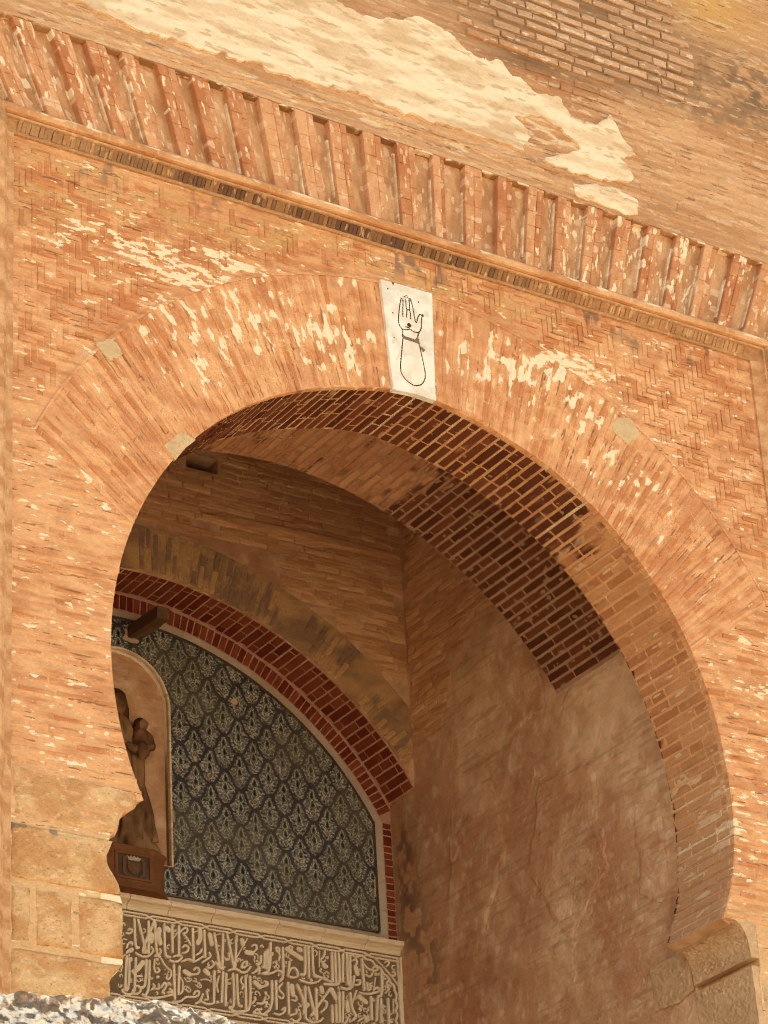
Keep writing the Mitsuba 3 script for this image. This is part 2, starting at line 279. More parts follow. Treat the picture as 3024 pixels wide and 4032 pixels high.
def fn_plaque(p, n, uv):
    c = mix(C(0.62, 0.57, 0.46), C(0.74, 0.70, 0.595), smoothstep(0.3, 0.62, fbm(p.x * 8, 0, p.z * 8, 4)))
    c = mix(c, C(0.55, 0.46, 0.34), smoothstep(0.66, 0.74, fbm(p.x * 16, 3.0, p.z * 10, 3)) * 0.6)
    c = mix(c, C(0.68, 0.60, 0.44), gauss(p.x, p.z, [(0.0, 13.2, 0.09, 0.13, 0.6), (0.0, 13.6, 0.08, 0.12, 0.35)]))
    return c * (0.94 + 0.12 * grain(p))
masonry("white_marble", fn_plaque, 0.003, relief_fine, rough=0.6)
scene["dark_line"] = {"type": "twosided", "bsdf": {"type": "diffuse", "reflectance": {"type": "rgb", "value": [0.05, 0.032, 0.02]}}}
scene["rusty_line"] = {"type": "twosided", "bsdf": {"type": "diffuse", "reflectance": {"type": "rgb", "value": [0.20, 0.13, 0.09]}}}
def fn_wood(p, n, uv):
    g = fbm(p.x * 25 + p.z * 12, p.y * 4, p.z * 9, 3)
    return mix(C(0.09, 0.05, 0.028), C(0.20, 0.12, 0.07), g)
masonry("old_wood", fn_wood, 0.01, relief_fine)
def fn_figure(p, n, uv):
    g = fbm(p.x * 8, p.y * 8, p.z * 4, 3)
    c = mix(C(0.13, 0.068, 0.033), C(0.33, 0.195, 0.10), smoothstep(0.3, 0.7, g))
    return c * (0.85 + 0.3 * grain(p))
masonry("carved_figure", fn_figure, 0.008, relief_fine)
def fn_hair(p, n, uv): return C(0.085, 0.042, 0.022) * (0.7 + 0.6 * fbm(p.x * 40, p.y * 40, p.z * 12, 2))
masonry("carved_hair", fn_hair, 0.01, relief_fine)
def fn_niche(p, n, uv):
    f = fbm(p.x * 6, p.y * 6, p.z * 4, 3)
    c = mix(C(0.22, 0.13, 0.07), C(0.88, 0.82, 0.64), smoothstep(11.75, 12.3, p.z + (f - 0.5) * 0.5))  # brown low, cream high: shade inside the niche is put into the colour
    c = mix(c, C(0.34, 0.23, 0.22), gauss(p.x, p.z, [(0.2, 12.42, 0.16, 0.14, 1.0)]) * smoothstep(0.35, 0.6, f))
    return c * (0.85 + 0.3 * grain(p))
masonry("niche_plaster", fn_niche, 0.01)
def fn_pedestal(p, n, uv):
    return mix(C(0.14, 0.058, 0.026), C(0.24, 0.11, 0.05), fbm(p.x * 9, p.y * 9, p.z * 9, 3)) * (0.85 + 0.3 * grain(p))
masonry("red_brown_wood", fn_pedestal, 0.006, relief_fine)
def fn_panel(p, n, uv):
    return mix(C(0.05, 0.035, 0.024), C(0.12, 0.09, 0.06), fbm(p.x * 14, p.y * 14, p.z * 14, 3))
masonry("dark_panel", fn_panel, 0.006, relief_fine)
def fn_rubble(p, n, uv):
    a = 0.5 * fbm(p.x * 55, p.y * 55, p.z * 55, 3) + 0.5 * fbm(p.x * 18, p.y * 18, p.z * 18, 3)
    c = mix(C(0.21, 0.17, 0.13), C(0.86, 0.79, 0.67), smoothstep(0.45, 0.56, a))
    c = mix(c, C(0.36, 0.24, 0.18), smoothstep(0.6, 0.68, fbm(p.x * 30, p.y * 30, p.z * 30 + 5, 2)) * 0.6)
    return c
masonry("rough_cast", fn_rubble, 0.05, relief_fine)
def fn_ground(p, n, uv):
    return mix(C(0.50, 0.40, 0.28), C(0.58, 0.48, 0.35), fbm(p.x * 0.7, p.y * 0.7, 0, 3)) * (0.88 + 0.24 * noise(p.x * 25, p.y * 25, 0))
masonry("sandy_gravel", fn_ground, 0.0)

# ---------------------------------------------------------------- mesh helpers
counts = {}
def numbered(key):
    k = counts.get(key, -1) + 1
    counts[key] = k
    return key if k == 0 else f"{key}_{k:03d}"
def obj(name, mesh, mat, parent=None, smooth=False, tone=None, label=None, category=None, group=None, kind=None):
    key = numbered((parent + "__" if parent else "") + name)
    uv = None
    if tone is None and (smooth is False or smooth is True): tone = [0.5, 0.5]
    if tone is not None:
        nv = len(mesh[0]) if isinstance(mesh, tuple) else len(mesh.vertices)
        uv = np.tile(np.asarray(tone, float), (nv, 1)) if np.ndim(tone) == 1 else tone
    scene[key] = mikit.ply(mesh, mat, smooth=smooth, uv=uv)
    d = {k: v for k, v in (("label", label), ("category", category), ("group", group), ("kind", kind)) if v}
    if d: labels[key] = d
    return key
def thing(name, label, category, group=None):
    key = numbered(name)
    labels[key] = {"label": label, "category": category, **({"group": group} if group else {})}
    return key

def polys(g): return [q for q in getattr(g, "geoms", [g]) if isinstance(q, Polygon) and q.area > 1e-7]
def extr(poly, y0, y1):
    """A region of the x-z plane as a solid from y0 to y1 (y0 towards the viewer)."""
    out = []
    for g in polys(poly):
        m = trimesh.creation.extrude_polygon(g, y1 - y0, engine="earcut")
        v = m.vertices
        out.append(trimesh.Trimesh(np.stack([v[:, 0], v[:, 2] + y0, v[:, 1]], 1), m.faces[:, ::-1], process=False))
    return trimesh.util.concatenate(out)
def bevelled(poly, y_front, y_back, b=0.01):
    parts = [extr(poly, y_front + b, y_back)]
    for g in polys(poly):
        q = g.buffer(-b)
        for h in polys(q):
            parts.append(loft_ring(g.exterior.coords[:-1], h, y_front + b, y_front))
    return trimesh.util.concatenate(parts)
def loft_ring(outer, inner, y0, y1):
    n = 64
    o, i = LineString(list(outer) + [outer[0]]), LineString(inner.exterior.coords)
    po = [np.array(o.interpolate(k / n, normalized=True).coords[0]) for k in range(n)]
    pi = [np.array(i.interpolate(i.project(Point(p))).coords[0]) for p in po]
    v = [(p[0], y0, p[1]) for p in po] + [(p[0], y1, p[1]) for p in pi]
    f = []
    for k in range(n):
        a, b = k, (k + 1) % n
        f += [(a, b, n + b), (a, n + b, n + a)]
    cap = extr(inner, y1, y1 + 0.002)
    return trimesh.util.concatenate([trimesh.Trimesh(v, f, process=False), cap])
def boxm(x0, x1, y0, y1, z0, z1):
    m = trimesh.creation.box((x1 - x0, y1 - y0, z1 - z0))
    m.apply_translation(((x0 + x1) / 2, (y0 + y1) / 2, (z0 + z1) / 2))
    return m
def rough(poly, y0, y1, step=0.03, amp=0.012, freq=9, seed=0, bev=0.0):
    """A region of the x-z plane as a weathered block: finely divided, its skin pushed about by noise."""
    parts = []
    for g in polys(poly):
        cs = m3.CrossSection([np.array(orient(g).exterior.coords[:-1])])
        man = m3.Manifold.extrude(cs, y1 - y0).refine_to_length(step)
        m = man.to_mesh()
        v = np.array(m.vert_properties[:, :3], float)
        v = np.stack([v[:, 0], v[:, 2] + y0, v[:, 1]], 1)
        f = np.array(m.tri_verts)[:, ::-1]
        if bev:
            ring = LineString(g.exterior.coords)
            d = np.array([ring.distance(Point(a[0], a[2])) for a in v])
            t = np.clip(1 - d / bev, 0, 1)
            fr = v[:, 1] < y0 + 0.5 * (y1 - y0)
            v[:, 1] += np.where(fr, bev * 0.8 * t ** 2, 0)
        off = np.stack([meshkit.fbm(v * freq + 31 * k + seed, 3, seed + k) - 0.5 for k in range(3)], 1) * 2 * amp
        parts.append(trimesh.Trimesh(v + off, f, process=False))
    return trimesh.util.concatenate(parts)

def brick(fn, u0, u1, v0, v1, h, su=1.0, sv=1.0, c=0.006, jit=0.003, skew=True):
    """One brick proud of its bed: fn(u, v, height) -> point; su, sv turn metres into u and v."""
    j = lambda s: rng.uniform(-jit, jit) * s
    cu, cv = c * su, c * sv
    q = [(u0 + j(su), v0 + j(sv)), (u1 + j(su), v0 + j(sv)), (u1 + j(su), v1 + j(sv)), (u0 + j(su), v1 + j(sv))]
    sgn = [(1, 1), (-1, 1), (-1, -1), (1, -1)]
    tilt = [h + rng.uniform(-0.25, 0.25) * abs(h) for _ in range(4)] if skew else [h] * 4
    v = [fn(a, b, -0.012) for a, b in q] + [fn(a, b, t - min(c * 0.7, abs(t))) for (a, b), t in zip(q, tilt)]
    v += [fn(a + s * cu, b + r * cv, t) for (a, b), (s, r), t in zip(q, sgn, tilt)]
    f = []
    for lo, hi in ((0, 4), (4, 8)):
        for k in range(4):
            a, b = k, (k + 1) % 4
            f += [(lo + a, lo + b, hi + b), (lo + a, hi + b, hi + a)]
    f += [(8, 9, 10), (8, 10, 11)]
    return np.array(v, float), np.array(f)

def lay(parent, name, bricks, mat, limit=300, margin=0.06, rest="brickwork"):
    """Bricks [(mesh, tone)] as parts of parent: those the picture shows largest one by one, the rest of those near the frame as one part."""
    ranked = []
    for m, tone in bricks:
        p, _ = project(m[0])
        lo, hi = p.min(0), p.max(0)
        c = (lo + hi) / 2
        if not (-margin < c[0] < 1 + margin and -margin < c[1] < 4 / 3 + margin): continue
        inside = -0.005 < c[0] < 1.005 and -0.005 < c[1] < 1.338
        e = p[[8, 9, 10, 11]]
        area = 0.5 * abs((e[2, 0] - e[0, 0]) * (e[3, 1] - e[1, 1]) - (e[3, 0] - e[1, 0]) * (e[2, 1] - e[0, 1]))
        ranked.append((area if inside else area * 1e-3, m, tone))
    order = sorted(range(len(ranked)), key=lambda i: -ranked[i][0])
    for i in sorted(order[:limit]):
        obj(name, ranked[i][1], mat, parent, tone=ranked[i][2])
    left = [ranked[i] for i in order[limit:]]
    if left:
        vs, fs, uv, at = [], [], [], 0
        for _, m, tone in left:
            vs.append(m[0]); fs.append(m[1] + at); at += len(m[0])
            uv.append(np.tile(tone, (len(m[0]), 1)))
        obj(rest, (np.vstack(vs), np.vstack(fs)), mat, parent, tone=np.vstack(uv), kind="stuff")
def tone(lo=0.0, hi=1.0): return [rng.uniform(lo, hi), rng.random()]

def on_plane(y0): return lambda u, v, h: (u, y0 - h, v)
def courses(fn, region, z0, z1, x0, x1, length=0.275, pitch=0.066, joint=0.016, end=None, h=(0.003, 0.010), drop=0.03, jit=0.003, headers=0.25, c=0.006, tones=(0.0, 1.0)):
    """Horizontal courses of bricks clipped to a region of the (u, v) plane."""
    out, row, z = [], 0, z0
    while z < z1:
        x = x0 - rng.random() * length
        while x < x1:
            L = length * (0.5 if rng.random() < headers else rng.uniform(0.9, 1.06))
            a, b = x, x + L - (joint if end is None else end)
            x += L
            zz0, zz1 = z + joint * 0.5, z + pitch - joint * 0.5
            r = box(a, zz0, b, zz1)
            if not region.intersects(r): continue
            if not region.contains(r):
                cut = region.intersection(r)
                if cut.area < 0.35 * r.area: continue
                bx = cut.bounds
                a, b = bx[0], bx[2]
                if cut.area < 0.8 * (bx[2] - bx[0]) * (bx[3] - bx[1]):
                    continue
                zz0, zz1 = bx[1], bx[3]
            if rng.random() < drop: continue
            out.append((brick(fn, a, b, zz0, zz1, rng.uniform(*h), jit=jit, c=c), tone(*tones)))
        z += pitch; row += 1
    return out

def circle_pts(cx, cz, r, a0, a1, n): return [(cx + r * math.cos(math.radians(a0 + (a1 - a0) * k / n)), cz + r * math.sin(math.radians(a0 + (a1 - a0) * k / n))) for k in range(n + 1)]

# ---------------------------------------------------------------- setting: ground
yy = np.array([-400.0, -8.6, -8.6, 400.0])
g = trimesh.Trimesh([(-400, -400, 0), (400, -400, 0), (400, 400, 0), (-400, 400, 0)], [(0, 1, 2), (0, 2, 3)], process=False)
obj("ground", g, "sandy_gravel", kind="structure", label="sandy gravel ground below the gate")
obj("terrace", boxm(-30, 30, -7.9, 30, 0.02, 4.6), "sandy_gravel", kind="structure", label="sandy terrace in front of the gate")

# ---------------------------------------------------------------- the gate tower
R1, ZC = 2.57, 10.388
gate = thing("gate_tower", "massive weathered orange brick gate tower pierced by a tall horseshoe arch", "gate tower")
left_edge = [(-2.40, 9.42), (-2.36, 9.366), (-2.39, 9.28), (-2.5, 9.2), (-2.52, 9.11), (-2.565, 9.01), (-2.61, 8.91), (-2.6, 8.85), (-2.525, 8.74), (-2.494, 8.62), (-2.5, 8.31), (-2.49, 8.22), (-2.535, 8.155), (-2.595, 8.09), (-2.59, 7.6)]
def arch_r(a):
    """The intrados is a circle with a faint point at the crown and a slackening jamb on the right."""
    d = abs(a - 90)
    return R1 + 0.04 * math.exp(-(d / 9) ** 2) + (0.05 * min(1, max(0, (4 - a) / 20)) if a < 4 else 0)
arc = [(0.006 + arch_r(a) * math.cos(math.radians(a)), ZC + arch_r(a) * math.sin(math.radians(a))) for a in np.linspace(-24.5, 204, 330)]
opening = Polygon(arc + [(-2.45, 9.3), (-2.56, 9.1), (-2.66, 8.9), (-2.66, 4.0), (2.66, 4.0), (2.66, 8.9), (2.68, 8.95), (2.68, 9.29), (2.42, 9.30)])
panel = box(-3.297, 4.0, 3.297, 14.197)
lower = panel.difference(opening)
obj("wall", extr(lower, 0.0, 0.68), "worn_wall", gate, tone=[0.7, 0.5])
for r in (box(-6.0, 4.0, -3.405, 14.31), box(3.405, 4.0, 6.0, 14.31)):
    obj("flank", extr(r, -0.09, 0.68), "worn_wall", gate, tone=[0.7, 0.5])
obj("upper_wall", extr(box(-6.0, 15.16, 6.0, 19.0), -0.09, 0.68), "upper_brick", gate, tone=[0.5, 0.5])
obj("upper_wall", boxm(-6.0, 6.0, 0.681, 6.0, 16.6, 19.0), "upper_brick", gate, tone=[0.5, 0.5])

# arch ring: long radial bricks fanning from below the springing
FZ = 9.6
def ext_r(a, xc=0.05, zc=10.40, R=3.50):
    """Distance from the fan's centre to the extrados along the angle a."""
    dx, dz = math.cos(a), math.sin(a); ox, oz = -xc, FZ - zc
    b = ox * dx + oz * dz; c = ox * ox + oz * oz - R * R
    return -b + math.sqrt(b * b - c)
def int_r(a):
    dx, dz = math.cos(a), math.sin(a); ox, oz = -0.006, FZ - ZC
    b = ox * dx + oz * dz; c = ox * ox + oz * oz - arch_r(math.degrees(a)) ** 2
    return -b + math.sqrt(b * b - c)
A0, A1 = math.radians(37), math.radians(144)
aa = np.linspace(A0, A1, 120)
ring_poly = Polygon([(ext_r(a) * math.cos(a), FZ + ext_r(a) * math.sin(a)) for a in aa] + [(int_r(a) * math.cos(a), FZ + int_r(a) * math.sin(a)) for a in aa[::-1]])
fan = lambda a, t, h: ((int_r(a) + t * (ext_r(a) - int_r(a))) * math.cos(a), -h, FZ + (int_r(a) + t * (ext_r(a) - int_r(a))) * math.sin(a))
key_gap = 0.075
bricks = []
da = 0.083 / 3.2
a = A0
k = 0
while a < A1:
    aw = da * rng.uniform(0.92, 1.08)
    mid = a + aw / 2
    if not (math.pi / 2 - 0.072 < mid < math.pi / 2 + 0.085):
        cuts = [0.006] + sorted(((0.33 if k % 2 else 0.20) + 0.31 * i + rng.uniform(-0.03, 0.03)) for i in range(3)) + [0.99]
        cuts = [c_ for c_ in cuts if c_ <= 0.99]
        for t0, t1 in zip(cuts[:-1], cuts[1:]):
            if t1 - t0 < 0.05 or rng.random() < 0.05: continue
            L = ext_r(mid) - int_r(mid)
            bricks.append((brick(fan, a + da * 0.25, a + aw - da * 0.25, t0 + 0.004, t1 - 0.004, rng.uniform(0.005, 0.014), su=1 / 3.2, sv=1 / L, jit=0.004, c=0.007), tone()))
    a += aw; k += 1
obj("arch_ring", extr(ring_poly, -0.004, 0.05), "worn_ring", gate, tone=[0.75, 0.5])
lay(gate + "__arch_ring", "brick", bricks, "worn_ring")
obj("edge_band", extr(Polygon([(1.002 * ext_r(a) * math.cos(a), FZ + 1.002 * ext_r(a) * math.sin(a)) for a in aa] + [((ext_r(a) - 0.012) * math.cos(a), FZ + (ext_r(a) - 0.012) * math.sin(a)) for a in aa[::-1]]), -0.011, 0.03), "worn_wall", gate + "__arch_ring", tone=[0.9, 0.5])

# flank courses and spandrels inside the rectangular frame
plaque_poly = Polygon([(-0.271, 13.895), (0.189, 13.904), (0.155, 12.971), (-0.216, 12.966)])
field = lower.difference(ring_poly.buffer(0.02)).difference(plaque_poly.buffer(0.01)).buffer(-0.008)
lo_left = field.intersection(box(-3.29, 9.08, 0, 12.1)).intersection(Polygon([(-3.4, 9.0), (-2.2, 9.0), (-2.2, 11.6), (-3.1, 12.3), (-3.4, 12.0)]))
lo_right = field.intersection(box(0, 9.3, 3.29, 12.2)).intersection(Polygon([(3.4, 9.0), (2.2, 9.0), (2.2, 11.6), (3.1, 12.2), (3.4, 12.0)]))
obj("left_coursing", extr(lo_left, -0.003, 0.02), "worn_wall", gate, tone=[0.75, 0.5])
lay(gate + "__left_coursing", "brick", courses(on_plane(0), lo_left, 9.08, 12.1, -3.3, -2.2, pitch=0.084, joint=0.040, end=0.012, h=(0.002, 0.009), c=0.009, jit=0.008, drop=0.1, tones=(0.2, 0.85)), "worn_brick")
obj("right_coursing", extr(lo_right, -0.003, 0.02), "worn_wall", gate, tone=[0.75, 0.5])
lay(gate + "__right_coursing", "brick", courses(on_plane(0), lo_right, 9.3, 12.2, 2.2, 3.3, pitch=0.084, joint=0.038, end=0.012, h=(0.003, 0.013), c=0.009, jit=0.008, drop=0.06, tones=(0.2, 0.85)), "worn_brick")
def herringbone(region, h=(0.005, 0.014), L=0.146, W=0.0486):
    out = []
    for i in range(-90, 150):
        for j in range(-60, 90):
            ox, oz = -3.3 + i * W + j * L, 11.9 + i * W - j * L + 0.0
            for r in (box(ox + 0.004, oz + 0.004, ox + L - 0.004, oz + W - 0.004), box(ox + L + 0.004, oz + W - L + 0.004, ox + L + W - 0.004, oz + W - 0.004)):
                b = r.bounds
                if b[0] > 3.3 or b[2] < -3.3 or b[1] > 14.2 or b[3] < 11.5 or not region.contains(r): continue
                if rng.random() < 0.12: continue
                out.append((brick(on_plane(0), b[0], b[2], b[1], b[3], rng.uniform(*h), c=0.004, jit=0.003), tone()))
    return out
sp_left = field.intersection(box(-3.29, 11.9, 0, 14.18)).difference(lo_left.buffer(0.02))
sp_right = field.intersection(box(0, 11.9, 3.29, 14.18)).difference(lo_right.buffer(0.02))
obj("left_spandrel", extr(sp_left, -0.002, 0.02), "worn_wall", gate, tone=[0.7, 0.5])
lay(gate + "__left_spandrel", "brick", herringbone(sp_left, h=(0.004, 0.011)), "worn_brick")
obj("right_spandrel", extr(sp_right, -0.002, 0.02), "worn_wall", gate, tone=[0.7, 0.5])
lay(gate + "__right_spandrel", "brick", herringbone(sp_right), "worn_brick")
def blob(pts, n=10, amp=0.03, seed=3, freq=9):
    """A closed outline with a torn edge."""
    ls = LineString(list(pts) + [pts[0]])
    out = []
    m = max(12, int(ls.length / 0.025))
    for k in range(m):
        q = np.array(ls.interpolate(k / m, normalized=True).coords[0])
        s = np.array([meshkit.fbm(np.array([q[0] * freq, q[1] * freq, seed]), 3) - 0.5, meshkit.fbm(np.array([q[0] * freq, q[1] * freq, seed + 50]), 3) - 0.5])
        out.append(tuple(q + 2 * amp * s))
    g_ = Polygon(out)
    return g_ if g_.is_valid else g_.buffer(0)
for pts, sd in (([(-2.66, 12.66), (-2.49, 12.76), (-2.44, 12.64), (-2.54, 12.55)], 5), ([(1.81, 13.26), (2.0, 13.32), (2.08, 13.18), (1.94, 13.06), (1.8, 13.16)], 6),
                ([(-2.15, 12.0), (-2.01, 12.14), (-1.88, 12.12), (-2.0, 11.99), (-2.06, 11.9)], 8)):
    obj("plaster_patch", rough(blob(pts, amp=0.02, seed=sd), -0.0145, 0.01, 0.03, 0.002, 12, sd, bev=0.004), "dull_plaster", gate)

# rectangular frame: stepped moulding with its row of bricks on edge
def frame_ring(o0, y0, o1, y1, sides="ltr"):
    """One face of the frame's moulding between offsets o0, o1 outward from the panel and depths y0, y1."""
    def cor(o, y): return [(-3.297 - o, y, 4.0), (-3.297 - o, y, 14.197 + o), (3.297 + o, y, 14.197 + o), (3.297 + o, y, 4.0)]
    a_, b_ = cor(o0, y0), cor(o1, y1)
    v = a_ + b_
    f = []
    for k in range(3): f += [(k, k + 1, 5 + k), (k, 5 + k, 4 + k)]
    return trimesh.Trimesh(v, f, process=False)
prof = [(0.0, 0.02), (0.0, -0.022), (0.006, -0.024)] + [(0.006 + 0.078 * math.sin(t), -0.024 - 0.058 * (1 - math.cos(t))) for t in np.linspace(0.1, math.pi / 2, 8)] + [(0.085, -0.088), (0.104, -0.090), (0.106, -0.080), (0.112, -0.080), (0.113, -0.118), (0.122, -0.126), (0.160, -0.130), (0.182, -0.112), (0.190, -0.095), (0.190, 0.05)]
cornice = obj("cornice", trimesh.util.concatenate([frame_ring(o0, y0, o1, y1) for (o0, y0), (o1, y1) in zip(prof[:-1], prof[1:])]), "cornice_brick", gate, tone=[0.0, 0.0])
def cav(x, s, h):
    t = 0.15 + s * (math.pi / 2 - 0.25)
    o, y = 0.006 + 0.078 * math.sin(t), -0.024 - 0.058 * (1 - math.cos(t))
    nx, ny = -math.sin(t), -math.cos(t)     # out of the hollow, down and forward
    return (x, y + 0.8 * h * ny, 14.197 + o + 0.8 * h * nx)
bricks = []
x = -3.28
while x < 3.28:
    w = rng.uniform(0.030, 0.044)
    d = 0.75 * meshkit.noise(np.array([x * 5.1, 0, 0.5])) + 0.45 * rng.random()
    tn = [float(np.clip(d * (1.05 if -2.7 < x < 1.2 else 0.75), 0, 1)), rng.uniform(0.5, 1)]
    bricks.append((brick(cav, x, x + w - 0.004, 0.03, 0.97, rng.uniform(0.003, 0.016), c=0.003, sv=10, jit=0.002), tn))
    x += w
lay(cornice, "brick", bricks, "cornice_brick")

# flat-arch lintel: radial ribs between sunk slots
LZ = 6.34
lint = obj("lintel", extr(box(-6.0, 14.31, 6.0, 15.16), -0.025, 0.68), "lintel_brick", gate, tone=[0.4, 0.5])
slots = [(-4.09, -3.94), (-3.79, -3.645), (-3.49, -3.35), (-3.195, -3.041), (-2.892, -2.761), (-2.597, -2.471), (-2.311, -2.177), (-2.02, -1.886), (-1.723, -1.591), (-1.432, -1.31), (-1.133, -0.998), (-0.835, -0.699), (-0.54, -0.395), (-0.227, -0.084), (0.083, 0.246), (0.37, 0.547), (0.708, 0.86), (1.013, 1.153), (1.302, 1.441), (1.587, 1.73), (1.884, 2.029), (2.176, 2.331), (2.463, 2.621), (2.754, 2.911), (3.059, 3.214), (3.36, 3.51), (3.66, 3.81)]
def radial(xt, z): return xt * (z - LZ) / (15.16 - LZ)
rib = lambda y0: (lambda u, v, h: (radial(u, v), y0 - h, v))
bricks = []
for (s0, s1), (n0, n1) in zip(slots[:-1], slots[1:]):
    split = s1 + (n0 - s1) * rng.uniform(0.52, 0.66)
    deep = rng.random() < 0.5
    for a0_, a1_, proud in ((s1, split - 0.002, 0.065), (split + 0.002, n0, 0.038 if deep else 0.060)):
        z, base_tone = 14.372, rng.random()
        while z < 15.155:
            L = min(rng.uniform(0.12, 0.16), 15.158 - z)
            if 15.158 - (z + L) < 0.06: L = 15.158 - z
            bricks.append((brick(rib(-0.025), a0_, a1_, z + 0.001, z + L - 0.001, proud + rng.uniform(-0.002, 0.002), c=0.004, jit=0.0015, skew=False), [0.75 * base_tone + 0.25 * rng.random(), 0.5]))
            z += L
for m, _ in bricks: m[0][4:8, 1] = m[0][8:12, 1] + 0.004
lay(lint, "brick", bricks, "lintel_brick")
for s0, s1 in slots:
    obj("head_shade", boxm(s0 + 0.001, s1 - 0.001, -0.089, -0.024, 15.146, 15.1595), "cornice_brick", lint, tone=[rng.uniform(0.1, 0.4), 0.9])  # dark strip at each slot head: the shade there is put into its colour
    if rng.random() < 0.75:
        zt, zb = 15.16 - rng.uniform(0.05, 0.35), 14.40 + rng.uniform(0, 0.1)
        pts = [(radial(s1 - 0.004, zz) - 0.011 * rng.uniform(0.4, 1.4), zz) for zz in np.linspace(zb, zt, 9)] + [(radial(s1, zz), zz) for zz in np.linspace(zt, zb, 3)]
        obj("mortar_strip", extr(Polygon(pts).buffer(0), -0.052, -0.022), "cream_plaster", lint)

# upper wall: bare brick field, cream plaster coat, rough patch
up = gate + "__upper_wall"
brick_field = blob([(0.56, 16.80), (0.62, 16.42), (1.09, 16.33), (1.48, 16.42), (2.1, 16.43), (3.0, 16.48), (3.05, 17.07), (2.83, 17.3), (2.84, 17.62), (3.0, 18.3), (0.2, 18.3), (0.2, 17.0)], amp=0.05, seed=9)
lay(up, "brick", courses(on_plane(-0.09), brick_field, 16.32, 18.3, 0.1, 3.4, length=0.29, pitch=0.098, joint=0.040, end=0.014, h=(0.012, 0.026), drop=0.03, jit=0.006, c=0.007), "bare_brick")
soft_field = box(1.0, 15.24, 4.6, 16.5).difference(brick_field.buffer(0.02))
coat = blob([(-3.6, 15.3), (-2.915, 15.46), (-2.448, 15.40), (-2.063, 15.39), (-1.323, 15.44), (-0.986, 15.43), (-0.363, 15.47), (0.059, 15.44), (0.6, 15.46), (1.017, 15.46), (1.4, 15.42), (1.688, 15.42), (2.174, 15.5), (2.224, 15.53), (2.105, 15.706), (2.26, 15.806), (2.13, 15.95), (2.027, 16.13), (1.9, 15.97), (1.75, 15.95), (1.6, 16.0), (1.517, 16.12), (1.269, 16.09), (1.08, 16.17), (0.97, 16.27), (0.728, 16.23), (0.472, 16.36), (0.258, 16.435), (-0.319, 16.24), (-0.6, 16.32), (-0.9, 16.6), (-1.6, 16.75), (-2.6, 16.5), (-3.3, 16.0)], amp=0.045, seed=12, freq=14)
hole1 = blob([(1.06, 15.77), (1.3, 15.87), (1.42, 15.83), (1.6, 15.75), (1.7, 15.68), (1.5, 15.55), (1.15, 15.36), (1.1, 15.5), (1.2, 15.62)], amp=0.03, seed=14, freq=14)
coat = max(polys(coat.difference(hole1)), key=lambda q: q.area)
lay(up, "soft_brick", courses(on_plane(-0.09), soft_field.difference(coat.buffer(0.02)), 15.25, 16.5, 0.9, 4.6, length=0.285, pitch=0.075, joint=0.014, end=0.008, h=(0.003, 0.009), drop=0.08, jit=0.006, c=0.008), "upper_brick", rest="soft_brickwork")
mid_field = blob([(0.95, 16.3), (1.2, 16.18), (1.5, 16.2), (1.65, 16.03), (1.86, 16.02), (2.05, 16.2), (2.3, 16.42), (1.5, 16.40), (1.1, 16.32)], amp=0.03, seed=33).difference(brick_field.buffer(0.01)).difference(coat.buffer(0.01))
lay(up, "worn_course_brick", courses(on_plane(-0.09), mid_field, 15.95, 16.45, 0.8, 2.4, length=0.24, pitch=0.085, joint=0.024, end=0.012, h=(0.006, 0.018), jit=0.006, c=0.008), "upper_brick")
obj("plaster_coat", extr(coat, -0.116, -0.085), "cream_plaster", gate)
obj("plaster_coat", rough(blob([(1.588, 15.313), (1.9, 15.40), (2.238, 15.375), (2.229, 15.20), (1.9, 15.18), (1.591, 15.197)], amp=0.03, seed=21), -0.112, -0.085, 0.03, 0.004, 11, 2, bev=0.012), "cream_plaster", gate)
obj("rough_patch", rough(blob([(3.06, 17.1), (3.5, 17.2), (4.2, 17.3), (4.2, 16.35), (3.75, 16.45), (3.0, 16.5)], amp=0.09, seed=17), -0.100, -0.08, 0.02, 0.009, 14, 5, bev=0.012), "upper_brick", gate, tone=None)
for k in range(5):
    zz = 15.27 + 0.03 * k
    x0 = -2.6 + k * 0.9
    obj("plaster_coat", rough(blob([(x0, zz), (x0 + 0.7, zz + 0.03), (x0 + 1.3, zz), (x0 + 1.0, zz - 0.03), (x0 + 0.4, zz - 0.035)], amp=0.03, seed=30 + k), -0.104, -0.085, 0.03, 0.004, 11, k, bev=0.01), "upper_brick", gate)

# ashlar at the foot of the left pier, its broken impost, the right impost
ash = gate + "__left_pier"
le = left_edge
def upto(z0, z1, x0, x1=None):
    """A stone between heights z0, z1 from x0 to the pier's broken edge."""
    xs = np.interp(np.linspace(z1, z0, 14), [p[1] for p in le[::-1]], [p[0] for p in le[::-1]])
    return Polygon([(x0, z0), (x0, z1)] + list(zip(xs, np.linspace(z1, z0, 14))))
obj("left_pier", rough(Polygon([(-3.297, 7.5), (-3.297, 9.04)] + [(p[0] - 0.012, p[1]) for p in le if p[1] < 9.04] + [(-2.62, 7.5)]), 0.008, 0.66, 0.05, 0.006, 9, 1), "pale_mortar", gate)
for sd, (poly, pr_) in enumerate((
        (upto(9.05, 9.42, -3.297), 0.004), (upto(8.652, 9.032, -3.29), 0.014), (upto(8.235, 8.625, -2.825), 0.012),
        (box(-3.115, 8.235, -2.855, 8.622), 0.014), (box(-3.29, 8.235, -3.145, 8.62), 0.010), (upto(7.62, 8.21, -3.29), 0.012))):
    obj("stone", rough(poly.buffer(-0.010, join_style=2), -pr_ - 0.004, 0.66 if poly.bounds[2] > -2.7 else 0.3, 0.035, 0.009, 10, 40 + sd, bev=0.02), "ashlar_stone", ash, smooth=50)
